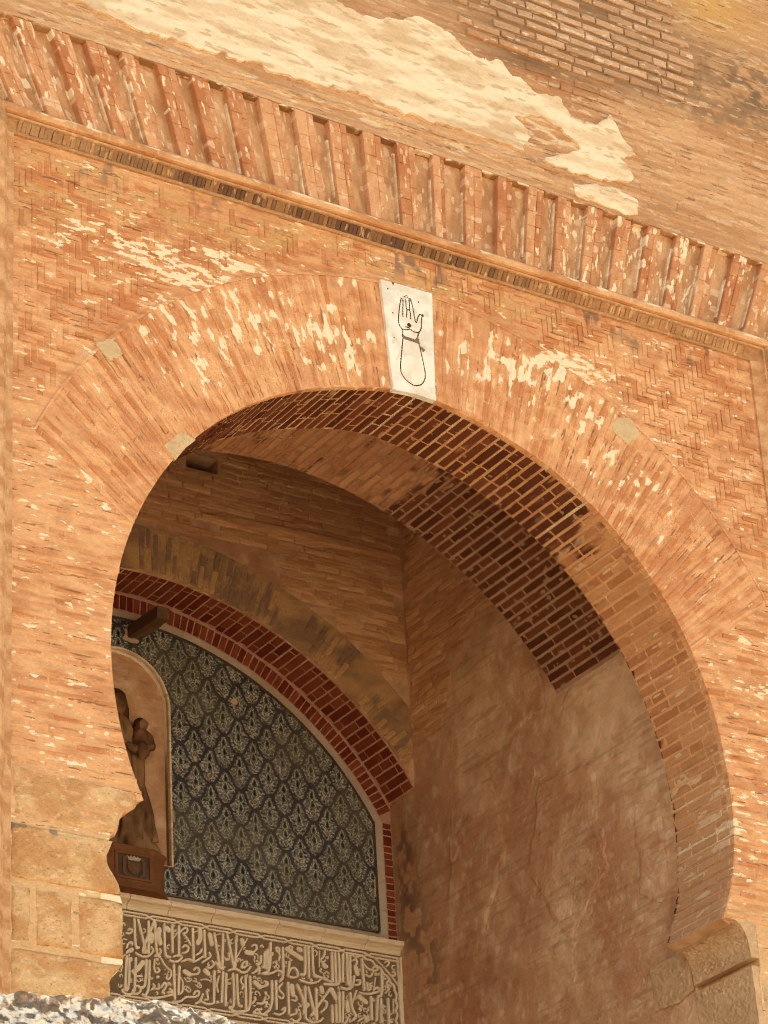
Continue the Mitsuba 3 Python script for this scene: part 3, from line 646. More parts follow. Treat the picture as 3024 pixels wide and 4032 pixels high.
for k, (z0_, z1_) in enumerate(((8.652, 9.03), (8.235, 8.62), (7.62, 8.21))):
    obj("stone", rough(box(-3.56, z0_, -3.42, z1_), -0.10, 0.1, 0.04, 0.007, 10, 60 + k, bev=0.015), "ashlar_stone", ash, smooth=50)
corb = Polygon([(2.399, 9.305), (2.494, 9.298), (2.53, 9.272), (2.558, 9.239), (2.578, 9.2), (2.589, 9.165), (2.597, 9.12), (2.601, 9.078), (2.603, 9.03), (2.672, 9.03), (2.672, 9.305)])
obj("impost", rough(corb, -0.006, 0.66, 0.03, 0.004, 12, 71), "ashlar_stone", gate, smooth=50, label="rounded stone impost under the right springing of the arch")
corbl = Polygon([(-2.40, 9.40), (-2.46, 9.25), (-2.55, 9.1), (-2.6, 9.03), (-2.9, 9.03), (-2.9, 9.4)])
obj("right_pier", rough(Polygon([(2.615, 7.0), (2.615, 8.6), (2.6, 8.975), (2.70, 8.975), (2.70, 7.0)]), 0.004, 0.66, 0.04, 0.006, 9, 72), "ashlar_stone", gate, smooth=50)
obj("stone", rough(box(2.66, 8.2, 3.29, 8.86), -0.006, 0.3, 0.04, 0.006, 9, 76, bev=0.02), "ashlar_stone", gate + "__right_pier", smooth=50)

# the outer arch's soffit bricks
bricks = []
def cyl(cx, cz, rf): return lambda a, y, h: (cx + (rf(a) - h) * math.cos(a), y, cz + (rf(a) - h) * math.sin(a))
def vault_rows(fn, a0, a1, R, y0, y1, pitch=0.068, L=0.29, joint=0.023, h=0.004):
    out, a, k = [], a0, 0
    while a < a1:
        w = pitch / R
        y = y0 - (0.0 if k % 2 else L / 2) - (0.25 * L if k % 4 > 1 else 0)
        while y < y1:
            Lk = L if (k % 2 == 0) else L * rng.choice([1.0, 0.52])
            b0, b1 = max(y, y0 + 0.004), min(y + Lk - joint * 0.8, y1 - 0.002)
            if b1 - b0 > 0.035:
                out.append((brick(fn, a + joint * 0.5 / R, a + w - joint * 0.5 / R, b0, b1, h + rng.uniform(-0.001, 0.003), su=1 / R, c=0.002, jit=0.0015), tone()))
            y += Lk
        a += w; k += 1
    return out
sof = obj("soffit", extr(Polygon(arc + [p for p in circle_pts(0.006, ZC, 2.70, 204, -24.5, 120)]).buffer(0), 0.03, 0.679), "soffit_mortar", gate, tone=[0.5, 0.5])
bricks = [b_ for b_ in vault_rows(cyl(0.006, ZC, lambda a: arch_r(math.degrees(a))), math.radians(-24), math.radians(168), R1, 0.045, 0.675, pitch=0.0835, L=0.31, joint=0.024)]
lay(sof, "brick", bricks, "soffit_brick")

# ---------------------------------------------------------------- the vaulted passage behind the arch
pas = thing("gate_passage", "dim vaulted passage behind the horseshoe arch with brick vault and plastered side wall", "passage")
R2, Z2, XR, YB = 3.12, 10.32, 2.65, 4.155
ZS = Z2 + math.sqrt(R2 ** 2 - XR ** 2)
s_ang = math.degrees(math.asin((ZS - Z2) / R2))
arc2 = circle_pts(0, Z2, R2, s_ang, 180 - s_ang, 140)
obj("vault", extr(Polygon(arc2 + [(-XR, 16.6), (XR, 16.6)]), 0.681, 2.05), "soffit_mortar", pas, tone=[0.5, 0.5])
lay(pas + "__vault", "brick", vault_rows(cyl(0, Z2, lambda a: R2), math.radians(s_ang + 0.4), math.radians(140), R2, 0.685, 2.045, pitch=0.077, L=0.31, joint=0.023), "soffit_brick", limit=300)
wall_r = obj("side_wall", boxm(XR, 6.0, 0.681, 8.0, 4.0, 16.6), "inner_plaster", pas, tone=[0.5, 0.5])
obj("side_wall", boxm(-6.0, -XR, 0.681, 8.0, 4.0, 16.6), "inner_plaster", pas, tone=[0.5, 0.5])
obj("roof", boxm(-XR, XR, 2.05, 8.0, 16.4, 16.6), "inner_plaster", pas, tone=[0.5, 0.5])
on_side = lambda u, v, h: (XR - h, u, v)
side_region = Polygon([(2.1, 12.85), (2.1, 14.7), (4.13, 14.7), (4.13, 12.3), (3.7, 12.3), (3.45, 12.9), (2.8, 13.1)])
lay(wall_r, "brick", courses(on_side, side_region, 12.3, 14.7, 2.1, 4.13, length=0.28, pitch=0.064, joint=0.014, h=(0.002, 0.009)), "inner_brick")
# smears of thicker plaster and the pale block near the impost
for sd, pts in enumerate(([(2.0, 11.93), (1.0, 11.97), (1.0, 11.86), (1.3, 11.8), (1.6, 11.86), (1.8, 11.8), (2.05, 11.84)], [(2.3, 12.5), (3.2, 12.9), (3.5, 12.7), (3.4, 12.2), (2.9, 11.9), (2.2, 11.9)], [(3.0, 11.6), (3.6, 11.7), (3.8, 10.6), (3.3, 10.3), (2.9, 10.9)], [(1.7, 11.2), (2.4, 11.4), (2.6, 10.6), (2.2, 9.9), (1.6, 10.3)], [(0.9, 10.6), (1.2, 10.7), (1.25, 9.9), (0.9, 9.8)])):
    m = rough(blob(pts, amp=0.07, seed=80 + sd, freq=5), 0, 0.02, 0.05, 0.004, 9, sd, bev=0.012)
    v = m.vertices
    m = trimesh.Trimesh(np.stack([XR - 0.012 + v[:, 1], v[:, 0], v[:, 2]], 1), m.faces[:, ::-1], process=False)
    obj("plaster_smear", m, "inner_plaster", wall_r)
m = rough(Polygon([(0.72, 9.34), (1.19, 9.34), (1.17, 9.0), (0.9, 8.98), (0.7, 9.02)]), 0, 0.1, 0.03, 0.004, 11, 90, bev=0.006)
v = m.vertices
obj("stone", trimesh.Trimesh(np.stack([XR - 0.025 + v[:, 1], v[:, 0], v[:, 2]], 1), m.faces[:, ::-1], process=False), "ashlar_stone", wall_r, smooth=50)

# ---------------------------------------------------------------- the inner gate wall at the passage's end
inn = thing("inner_gate", "inner gate wall with red brick arch round a blue grey tiled tympanum", "gate wall")
ZI, RI, YT = 10.30, 3.12, 4.56
si = math.degrees(math.asin((11.9 - ZI) / RI))
arc3 = circle_pts(0, ZI, RI, si, 180 - si, 140)
back = Polygon(arc3 + [(-XR, 16.4), (XR, 16.4)])
hole = box(0.462, 14.552, 0.777, 14.70)
obj("wall", extr(back.difference(hole), YB, YB + 0.6), "inner_plaster", inn, tone=[0.5, 0.5])
obj("wall", boxm(-XR, XR, YT + 0.05, YT + 0.10, 4.0, 9.2), "inner_plaster", inn, tone=[0.5, 0.5])
obj("putlog_hole", extr(hole.buffer(0.002), YB + 0.3, YB + 0.34), "dark_panel", inn)
course_region = unary_union([back.intersection(box(-2.4, 13.9, XR - 0.01, 14.9)), Polygon([(1.2, 13.95), (2.64, 13.95), (2.64, 12.85), (1.9, 12.95), (1.55, 13.4)])]).difference(hole.buffer(0.03)).difference(Point(0, ZI).buffer(3.62))
wb = courses(on_plane(YB), course_region, 12.9, 14.9, -2.4, 2.65, length=0.29, pitch=0.068, joint=0.016, h=(0.003, 0.014), jit=0.004)
lay(inn + "__wall", "brick", wb, "inner_brick")
obj("ledge_course", rough(Polygon([(0.6, 14.075), (2.649, 14.125), (2.649, 14.20), (1.6, 14.2), (0.6, 14.14)]), YB - 0.03, YB + 0.02, 0.04, 0.006, 9, 4, bev=0.012), "inner_brick", inn)
# radial face bricks of the inner arch, worn
face = lambda a, r, h: (r * math.cos(a), YB - h, ZI + r * math.sin(a))
bricks, a, k = [], math.radians(36), 0
while a < math.radians(118):
    w = 0.064 / 3.3
    for r0, r1 in (((3.15, 3.37), (3.385, 3.56)) if k % 2 else ((3.15, 3.28), (3.295, 3.52))):
        deg = math.degrees(a)
        if meshkit.noise(np.array([deg * 0.22, r0 * 4, 1.0])) > 0.38 and not (deg < 52 and r0 > 3.2 and rng.random() < 0.5):
            bricks.append((brick(face, a + 0.008 / 3.3, a + w - 0.008 / 3.3, r0, r1, rng.uniform(0.003, 0.014), su=1 / 3.3, jit=0.003), tone()))
    a += w; k += 1
obj("arch_face", extr(Polygon(circle_pts(0, ZI, 3.13, 37, 118, 90) + circle_pts(0, ZI, 3.57, 118, 40, 90)), YB - 0.003, YB + 0.02), "inner_voussoir", inn, tone=[0.5, 0.5])
lay(inn + "__arch_face", "brick", bricks, "inner_voussoir")
# its soffit of red bricks with pale joints
obj("arch_soffit", extr(Polygon(circle_pts(0, ZI, RI, si + 0.2, 179.8 - si, 120) + circle_pts(0, ZI, RI + 0.05, 179.8 - si, si + 0.2, 120)), YB + 0.004, YT - 0.001), "red_mortar", inn)
lay(inn + "__arch_soffit", "brick", vault_rows(cyl(0, ZI, lambda a: RI), math.radians(si + 1.2), math.radians(112), RI, YB + 0.01, YT - 0.012, pitch=0.085, L=0.30, joint=0.018), "red_brick")
# the thin ring and jamb of red bricks on the tympanum's plane
obj("tympanum", extr(box(-XR, 9.2, XR, 13.6), YT + 0.06, YT + 0.12), "inner_plaster", inn, tone=[0.5, 0.5])
tymp = unary_union([Point(0, ZI).buffer(RI + 0.02, quad_segs=90).intersection(box(-XR, 11.75, XR, 14)), box(-XR, 9.2, XR, 11.9)])
niche_c, niche_hw = 0.0, 0.465
niche = unary_union([box(-niche_hw, 11.0, niche_hw, 12.42), Point(0, 12.42).buffer(niche_hw, quad_segs=40)])
ringp = tymp.difference(unary_union([Point(0, ZI - 0.01).buffer(2.954, quad_segs=90).intersection(box(-2.56, 11.75, 2.56, 14)), box(-2.555, 9.2, 2.555, 11.76)])).intersection(box(-3, 10.6, 3, 14))
obj("brick_ring", extr(ringp, YT - 0.004, YT + 0.06), "red_mortar", inn)
f2 = lambda a, r, h: (r * math.cos(a), YT - 0.004 - h, ZI - 0.005 + r * math.sin(a))
bricks, a = [], math.radians(31)
while a < math.radians(112):
    w = 0.066 / 3.02
    bricks.append((brick(f2, a + 0.006 / 3.0, a + w - 0.006 / 3.0, 2.962, 3.095, rng.uniform(0.003, 0.008), su=1 / 3.0, c=0.003, jit=0.003), tone()))
    a += w
z = 10.67
while z < 11.74:
    L = rng.choice([0.06, 0.06, 0.1])
    bricks.append((brick(on_plane(YT - 0.004), 2.565, 2.645, z + 0.006, z + L - 0.006, rng.uniform(0.002, 0.006), c=0.003, jit=0.003), tone()))
    z += L
lay(inn + "__brick_ring", "brick", bricks, "red_brick")
st_out = unary_union([Point(0, ZI - 0.01).buffer(2.954, quad_segs=90).intersection(box(-2.56, 11.75, 2.56, 14)), box(-2.555, 10.6, 2.555, 11.76)])
st_in = unary_union([Point(0, ZI + 0.01).buffer(2.872, quad_segs=90).intersection(box(-2.488, 11.75, 2.488, 14)), box(-2.483, 10.735, 2.483, 11.77)])
border = st_out.difference(st_in)
obj("stone_border", extr(border, YT - 0.002, YT + 0.055), "grey_stone", inn, tone=[0.5, 0.5])
sb = inn + "__stone_border"
for a in np.arange(27, 112, 4.6):
    q = Polygon([(0, ZI)] + circle_pts(0, ZI, 4.0, a + 0.06, a + 4.54, 6)).intersection(border.buffer(-0.002)).intersection(box(-3, 11.8, 3, 14))
    if q.area > 0.002: obj("stone", extr(q, YT - 0.008, YT), "grey_stone", sb, tone=[rng.random(), 0.5])
z = 10.74
while z < 11.75:
    z1_ = min(z + rng.uniform(0.2, 0.36), 11.77)
    q = border.buffer(-0.002).intersection(box(2.3, z + 0.002, 2.7, z1_ - 0.002))
    if q.area > 0.002: obj("stone", extr(q, YT - 0.008, YT), "grey_stone", sb, tone=[rng.random(), 0.5])
    z = z1_
x = -1.2
while x < 2.55:
    x1_ = min(x + rng.uniform(0.22, 0.42), 2.55)
    obj("stone", extr(box(x + 0.002, 10.662, x1_ - 0.002, 10.733), YT - 0.008, YT), "grey_stone", sb, tone=[rng.random(), 0.5])
    x = x1_
edge_line = st_in.difference(st_in.buffer(-0.022)).intersection(box(-3, 10.76, 3, 14))
obj("dark_edging", extr(edge_line, YT - 0.006, YT + 0.05), "dark_panel", inn)
tile_area = st_in.buffer(-0.024).difference(niche.buffer(0.014))
obj("tile_panel", extr(tile_area, YT + 0.004, YT + 0.05), "grey_stone", inn, tone=[0.1, 0.5])
S = 0.1434
for i in range(-9, 20):
    for j in range(0, 22):
        q = box(0.5665 + (i - 4) * S + 0.0008, 10.735 + j * S, 0.5665 + (i - 3) * S - 0.0008, 10.735 + (j + 1) * S - 0.0016).intersection(tile_area)
        if q.is_empty or q.area < 0.0012 or q.bounds[2] < -1.0: continue
        m = extr(q, YT - 0.002 - rng.uniform(0, 0.0025), YT + 0.006)
        cx_, cz_ = m.vertices[:, 0].mean(), m.vertices[:, 2].mean()
        m.vertices = m.vertices + np.outer((m.vertices[:, 0] - cx_) * rng.normal(0, 0.012) + (m.vertices[:, 2] - cz_) * rng.normal(0, 0.012), (0, 1, 0))
        obj("tile", m, "glazed_tile", inn + "__tile_panel", tone=[rng.random(), 0.5])
# the niche: a half-round recess
nv = []
nseg = 28
for zz in np.linspace(11.0, 12.42, 12):
    nv.append([(niche_hw * math.cos(t), YT - 0.004 + 0.65 * niche_hw * math.sin(t), zz) for t in np.linspace(0, math.pi, nseg + 1)])
for e in np.linspace(0.12, math.pi / 2, 12):
    nv.append([(niche_hw * math.cos(t) * math.cos(e), YT - 0.004 + 0.65 * niche_hw * math.sin(t) * math.cos(e), 12.42 + niche_hw * math.sin(e)) for t in np.linspace(0, math.pi, nseg + 1)])
V = np.array(nv).reshape(-1, 3)
F = []
W = nseg + 1
for r in range(len(nv) - 1):
    for k in range(nseg):
        p_ = r * W + k
        F += [(p_, p_ + 1, p_ + W + 1), (p_, p_ + W + 1, p_ + W)]
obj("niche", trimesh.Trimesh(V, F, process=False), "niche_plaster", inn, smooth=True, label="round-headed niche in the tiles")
obj("niche_rim", extr(niche.buffer(0.013).difference(niche.buffer(-0.004)).intersection(box(-1, 11.0, 1, 14)), YT - 0.010, YT + 0.03), "cream_plaster", inn)

# moulded ledge over the inscription
xs = [-XR, -0.55, 0.02, 0.40, 0.805, 1.417, 1.862, 2.29, 2.665]
lp = [(0.06, 10.555), (-0.03, 10.555), (-0.035, 10.575), (-0.045, 10.595), (-0.07, 10.612), (-0.098, 10.622), (-0.104, 10.64), (-0.104, 10.66), (0.06, 10.661)]
for x0, x1 in zip(xs[:-1], xs[1:]):
    n_ = len(lp)
    V = [(x0 + 0.003, YT + a_, b_) for a_, b_ in lp] + [(x1 - 0.003, YT + a_, b_) for a_, b_ in lp]
    F = [(k, (k + 1) % n_, n_ + (k + 1) % n_) for k in range(n_)] + [(k, n_ + (k + 1) % n_, n_ + k) for k in range(n_)]
    F += [(0, k, k + 1) for k in range(1, n_ - 1)] + [(n_, n_ + k + 1, n_ + k) for k in range(1, n_ - 1)]
    obj("ledge_stone", trimesh.Trimesh(V, F, process=False), "warm_marble", inn)

# ---------------------------------------------------------------- carved inscription
ins = thing("inscription_panel", "carved marble frieze of pale Arabic lettering below the tiled panel", "inscription")
YP = 4.53
obj("panel", boxm(-XR, 2.655, YP, YP + 0.08, 9.2, 10.553), "carved_field", ins)
WID = {"s": 0.0108, "t": 0.005, "b": 0.0085, "o": 0.008, "w": 0.020, "z": 0.008}
INSC = """s 83,10475 87,10226 117,10238
s 116,10472 167,10277 187,10210
s 264,10480 141,10203 183,10206
s 213,10472 208,10206
s 272,10474 276,10216 309,10190
s 357,10471 355,10197 402,10200
s 429,10475 428,10247
s 493,10477 487,10225
s 621,10474 623,10199
s 729,10475 731,10254
s 824,10466 866,10180
s 906,10471 888,10176
s 945,10477 990,10246 1001,10193
s 1032,10474 1009,10194
t 1141,10475 1030,10292
s 1305,10381 1300,10261
b 91,10188 149,10162 216,10180 259,10237 234,10257
b 7,10175 33,10210 66,10223 57,10191 24,10193
b 8,10222 25,10263 59,10276 58,10253
b 267,10191 300,10197 327,10240 310,10253
b 401,10173 435,10162 486,10178 521,10222 487,10233 436,10209
b 520,10183 555,10204 597,10210 622,10191 657,10212 710,10251
b 522,10254 565,10268 583,10310 549,10328 523,10301
b 650,10258 685,10279 703,10313
b 708,10204 743,10232 787,10263 771,10292
b 750,10171 775,10159 820,10205 795,10225
b 829,10222 862,10180 896,10169
b 908,10273 934,10253 960,10273 953,10319
b 948,10169 1001,10193 1035,10190 1078,10165 1131,10188 1159,10232
b 1071,10219 1090,10261 1134,10276 1115,10225 1079,10212
b 1174,10179 1210,10200 1246,10229 1229,10258
b 1264,10248 1316,10240
o 10,10346 43,10344 69,10379 44,10391 27,10372
w 314,10425 304,10361 320,10309
w 245,10367 235,10311
o 509,10432 545,10477 579,10475 569,10434 526,10427 576,10388 601,10336
w 690,10476 697,10414 670,10363
w 784,10452 799,10375
w 1088,10451 1096,10421
w 1128,10354 1181,10354
o 1181,10354 1235,10402 1219,10440 1183,10418
w 386,10444 399,10431
t 440,10366 466,10402 484,10428
t 638,10452 673,10470
t 845,10461 889,10476
s 6,10136 -10,9881
s 31,10133 23,9862 -31,9862
s 90,10141 73,9870
s 186,10140 173,9915 127,9901
s 215,10137 202,9888 176,9854
s 438,10140 440,9854
s 489,10132 475,9913
s 814,10141 801,9874
s 895,10145 874,9893
s 925,10134 908,9866
s 990,10144 994,9863 946,9856
s 1025,10141 1025,9883 1059,9880
s 1107,10145 1102,9871
s 1151,10144 1145,9869 1075,9836 988,9823 946,9849
b -39,9853 -7,9828 52,9836 60,9876
b 52,9844 101,9843 135,9879 119,9915 94,9911
b 143,9849 201,9827 293,9840 394,9878 428,9890
b 227,9900 261,9928 245,9948
b 269,9914 303,9918 295,9956
b 320,9936 346,9979 371,9967 353,9926 319,9890 344,9886
b 378,9899 429,9906 396,9932
b 418,9827 495,9838 538,9883 555,9886 648,9899 675,9949 633,9951 615,9917
b 515,9980 513,9918 471,9897
b 700,9930 673,9864 630,9842
b 736,9966 750,9890 716,9886
b 690,9866 741,9850 792,9865
b 1164,9919 1201,9963 1184,9976
b 1208,9925 1269,9933 1289,9991
b 1170,9841 1215,9887 1231,9850 1248,9837 1299,9836
w 156,10120 105,10051 71,10031
o 63,10029 79,9993 146,10003
o 266,10160 256,10089 272,10045 315,10075 290,10094
o 325,10177 366,10113 425,10091 397,10009 364,10020 381,10046
w 543,10101 585,10084
o 585,10084 671,10096 681,10145 647,10155 629,10129
w 732,10137 757,10117
o 860,10109 832,10034 847,9974
o 1077,10133 1058,10091 1092,10065 1073,10031
w 1197,10104 1240,10078
o 1240,10078 1293,10086 1311,10120
t 558,10018 601,10032
t 618,10034 652,10028
t 687,10052 739,10067 789,10052
t 466,10066 516,10035 524,9989
t 945,10090 981,10111
s 1358,10467 1343,10226 1283,10192
s 1328,10404 1326,10248
s 1299,10367 1290,10251
s 1261,10337 1259,10279 1222,10265
s 1475,10443 1473,10188 1435,10150
s 1693,10477 1686,10236 1640,10237
s 1724,10482 1718,10224
s 1763,10479 1761,10247 1797,10236
s 1956,10475 1949,10225
s 1986,10476 1982,10222
s 2021,10477 2023,10219 1980,10197 1869,10188
s 2065,10475 2048,10240
s 2103,10481 2098,10222
s 2134,10477 2121,10209
s 2163,10298 2149,10205 2091,10171 2035,10180
s 2253,10462 2261,10196
s 2447,10391 2439,10172 2400,10158
s 1534,10329 1521,10228
b 1265,10190 1328,10191 1393,10225 1412,10244 1466,10228
b 1511,10210 1556,10192 1621,10218 1597,10288 1551,10282 1531,10246
b 1629,10186 1738,10169 1823,10207 1834,10241 1788,10251
b 1834,10241 1871,10230 1944,10216
b 2178,10226 2216,10231 2228,10274 2190,10269
b 2212,10164 2296,10160 2383,10189 2422,10211 2396,10241 2356,10210
b 2293,10259 2289,10192 2327,10206 2321,10255
b 1211,10214 1248,10236 1237,10186
o 1434,10330 1454,10382 1402,10432 1439,10446 1447,10414
w 1656,10380 1584,10410 1521,10442
o 1521,10442 1550,10480 1577,10459 1548,10421
o 1893,10483 1881,10431 1832,10390 1923,10346 1876,10330 1859,10369 1889,10399
o 2162,10440 2201,10462 2208,10422 2178,10392
w 2187,10385 2203,10329
o 2265,10430 2319,10380 2414,10386 2407,10426 2359,10411 2366,10370
o 2288,10333 2334,10315 2356,10360
o 2478,10203 2519,10242 2484,10287 2524,10326
w 1632,10459 1650,10454
t 1491,10388 1563,10349
t 1837,10474 1829,10332
t 1828,10298 1855,10286
t 1893,10308 1920,10287
z 2155,10489 2192,10470 2260,10501 2296,10468 2362,10470 2379,10431 2444,10415 2460,10367 2516,10350 2523,10301 2569,10283 2566,10232 2592,10202 2570,10149 2595,10103 2564,10057 2590,10019 2559,9973 2580,9943
t 2383,10498 2501,10407 2608,10288
o 2486,10472 2516,10493 2533,10471 2503,10441
o 2558,10398 2586,10403 2584,10369 2555,10365
s 2647,10530 2619,9948
s 1358,10138 1353,9910 1269,9841
s 1397,10144 1393,9907
s 1513,10145 1510,9883
s 1599,10141 1666,10003 1652,9903
s 1677,10136 1669,9873
s 1709,10132 1747,9966 1762,9903
s 1783,10135 1779,9872
s 1922,10155 1725,9897
s 2010,10135 2000,9879
s 2047,10140 2028,9883
s 2117,10142 2128,10003 2172,9952 2132,9914
s 2323,10139 2321,9948
s 2389,10140 2368,9946
s 2422,10136 2415,9936
s 2494,10147 2490,9939
s 1933,10009 1931,9869
s 1971,10022 1968,9874
b 1179,9837 1233,9844 1260,9840
b 1254,9928 1310,9960 1290,9909
b 1369,9864 1414,9854 1469,9886 1481,9936 1443,9906
b 1523,9869 1588,9894 1580,9926
b 1531,9838 1566,9818 1622,9851 1615,9898
b 1669,9865 1722,9832 1805,9852 1835,9888
b 1819,9935 1877,9984 1888,10035 1861,10039
b 2046,9869 2086,9915 2068,9929
b 2188,9913 2227,9943
b 2248,9971 2263,9915
w 1207,10100 1242,10072
o 1242,10072 1315,10091 1325,10125 1289,10128
o 1462,10137 1414,10081 1476,10041 1456,9998 1421,10017
w 1553,10126 1559,10053
o 1547,10003 1593,10001 1595,10042 1567,10046
w 1839,10151 1846,10119
w 1941,10150 1975,10088
t 1975,10088 1982,10048
o 2185,10177 2141,10071
w 2210,10131 2273,10090
t 2551,10155 2543,10029
w 2085,10063 2090,9990
t 1817,10090 1844,10078
t 2354,10185 2382,10322"""
def smooth_line(p, it=2):
    p = np.array(p, float)
    for _ in range(it):
        if len(p) < 3: break
        q = [p[0]]
        for a_, b_ in zip(p[:-1], p[1:]): q += [0.75 * a_ + 0.25 * b_, 0.25 * a_ + 0.75 * b_]
        q.append(p[-1]); p = np.array(q)
    return p
strokes = []
for ln in INSC.split("\n"):
    kk, *ps = ln.split()
    strokes.append((kk, [tuple(float(c_) / 1000 for c_ in q.split(",")) for q in ps]))
for n_, (kk, p) in enumerate(strokes):
    xm = np.mean([q[0] for q in p])
    ln = LineString(smooth_line(p)).buffer(WID[kk], quad_segs=4).simplify(0.0008)
    obj("letter" if kk in "sb" else "leaf_scroll", extr(ln, YP - (0.020 if kk in "sb" else 0.013) - 0.0002 * (n_ % 7), YP + 0.004), "carved_marble", ins)
rs = np.random.default_rng(5)
taken = unary_union([LineString(p).buffer(WID[kk] + 0.008) for kk, p in strokes])
for n_ in range(420):
    cx_, cz_ = rs.uniform(-0.05, 2.58), rs.uniform(9.86, 10.46)
    if taken.contains(Point(cx_, cz_)): continue
    r_, a0_ = rs.uniform(0.014, 0.036), rs.uniform(0, 6.28)
    turn = [(cx_ + r_ * (1 - 0.12 * k) * math.cos(a0_ + 0.75 * k), cz_ + r_ * (1 - 0.12 * k) * math.sin(a0_ + 0.75 * k)) for k in range(7)]
    ln = LineString(turn).buffer(0.0046, quad_segs=3).difference(taken)
    if n_ % 3 == 0: ln = unary_union([ln, Point(cx_, cz_).buffer(0.010, quad_segs=3)]).difference(taken)
    ln = ln.simplify(0.0006)
    if ln.is_empty or ln.area < 0.0002: continue
    obj("tendril", extr(ln, YP - 0.0085, YP + 0.004), "carved_marble", ins)
def braid(z0, up_=1):
    out = []
    for x0 in np.arange(-1.35, 2.6, 0.262):
        x1 = min(x0 + 0.262, 2.56)
        for d in (0.0, 0.028): out.append(LineString([(x0 + 0.03, z0 + d), (x1 - 0.03, z0 + d)]).buffer(0.0068, quad_segs=2))
        if x1 < 2.5:
            out.append(LineString([(x1 - 0.032, z0), (x1 + 0.032, z0 + 0.028)]).buffer(0.0068, quad_segs=2))
            out.append(LineString([(x1 - 0.032, z0 + 0.028), (x1 + 0.032, z0)]).buffer(0.0068, quad_segs=2))
    return unary_union(out)
obj("braid", extr(braid(10.498), YP - 0.016, YP + 0.004), "carved_marble", ins)
obj("braid", extr(braid(9.79), YP - 0.016, YP + 0.004), "carved_marble", ins)
obj("braid", extr(unary_union([LineString([(2.615, 9.2), (2.615, 10.53)]).buffer(0.007), LineString([(2.64, 9.2), (2.64, 10.53)]).buffer(0.006)]), YP - 0.016, YP + 0.004), "carved_marble", ins)
obj("border_band", boxm(-XR, 2.6, YP - 0.012, YP + 0.004, 9.3, 9.755), "warm_marble", ins)

# ---------------------------------------------------------------- pedestal, figures in the niche, beam
ped = thing("pedestal", "red-brown faceted wooden pedestal with a crowned shield, under the niche", "pedestal")
def prism(pts, z0, z1, grow=0.0, grow1=None):
    """A plan outline (x, y) between two heights."""
    q0 = Polygon(pts).buffer(grow, join_style=2); q1 = Polygon(pts).buffer(grow if grow1 is None else grow1, join_style=2)
    a_, b_ = np.array(q0.exterior.coords[:-1]), np.array(q1.exterior.coords[:-1])
    n_ = len(a_)
    V = [(x, y, z0) for x, y in a_] + [(x, y, z1) for x, y in b_]
    F = [(k, (k + 1) % n_, n_ + (k + 1) % n_) for k in range(n_)] + [(k, n_ + (k + 1) % n_, n_ + k) for k in range(n_)]
    F += [(0, k + 1, k) for k in range(1, n_ - 1)] + [(n_, n_ + k, n_ + k + 1) for k in range(1, n_ - 1)]
    return trimesh.Trimesh(V, F, process=False)
FY = 4.37
plan = [(-0.34, 4.60), (-0.34, 4.47), (-0.19, FY), (0.19, FY), (0.34, 4.47), (0.34, 4.60)]
obj("body", prism(plan, 10.73, 10.98), "red_brown_wood", ped)
obj("base", prism(plan, 10.662, 10.73, 0.03, 0.004), "red_brown_wood", ped)
obj("cap", trimesh.util.concatenate([prism(plan, 10.98, 11.012, 0.004, 0.022), prism(plan, 11.012, 11.03, 0.022, 0.022)]), "red_brown_wood", ped)
obj("front_panel", bevelled(box(-0.145, 10.765, 0.145, 10.955), FY - 0.003, FY + 0.01, 0.004), "dark_panel", ped)
obj("frame", extr(box(-0.17, 10.745, 0.17, 10.972).difference(box(-0.145, 10.765, 0.145, 10.955)), FY - 0.012, FY + 0.01), "red_brown_wood", ped)
sh = Polygon([(-0.055, 10.90), (0.055, 10.90), (0.06, 10.85), (0.035, 10.80), (0.0, 10.782), (-0.035, 10.80), (-0.06, 10.85)])
obj("shield", rough(sh, FY - 0.018, FY, 0.012, 0.003, 40, 3, bev=0.008), "old_wood", ped)
crown = Polygon([(-0.05, 10.905), (0.05, 10.905), (0.062, 10.94), (0.042, 10.925), (0.03, 10.945), (0.016, 10.927), (0.0, 10.948), (-0.016, 10.927), (-0.03, 10.945), (-0.042, 10.925), (-0.062, 10.94)])
obj("crown", extr(crown, FY - 0.02, FY), "grey_stone", ped, tone=[0.3, 0.5])
for s_ in (-1, 1):
    scroll = LineString(smooth_line([(s_ * 0.07, 10.93), (s_ * 0.095, 10.90), (s_ * 0.085, 10.84), (s_ * 0.1, 10.80), (s_ * 0.06, 10.775)])).buffer(0.012)
    obj("scroll", extr(scroll, FY - 0.013, FY), "old_wood", ped)

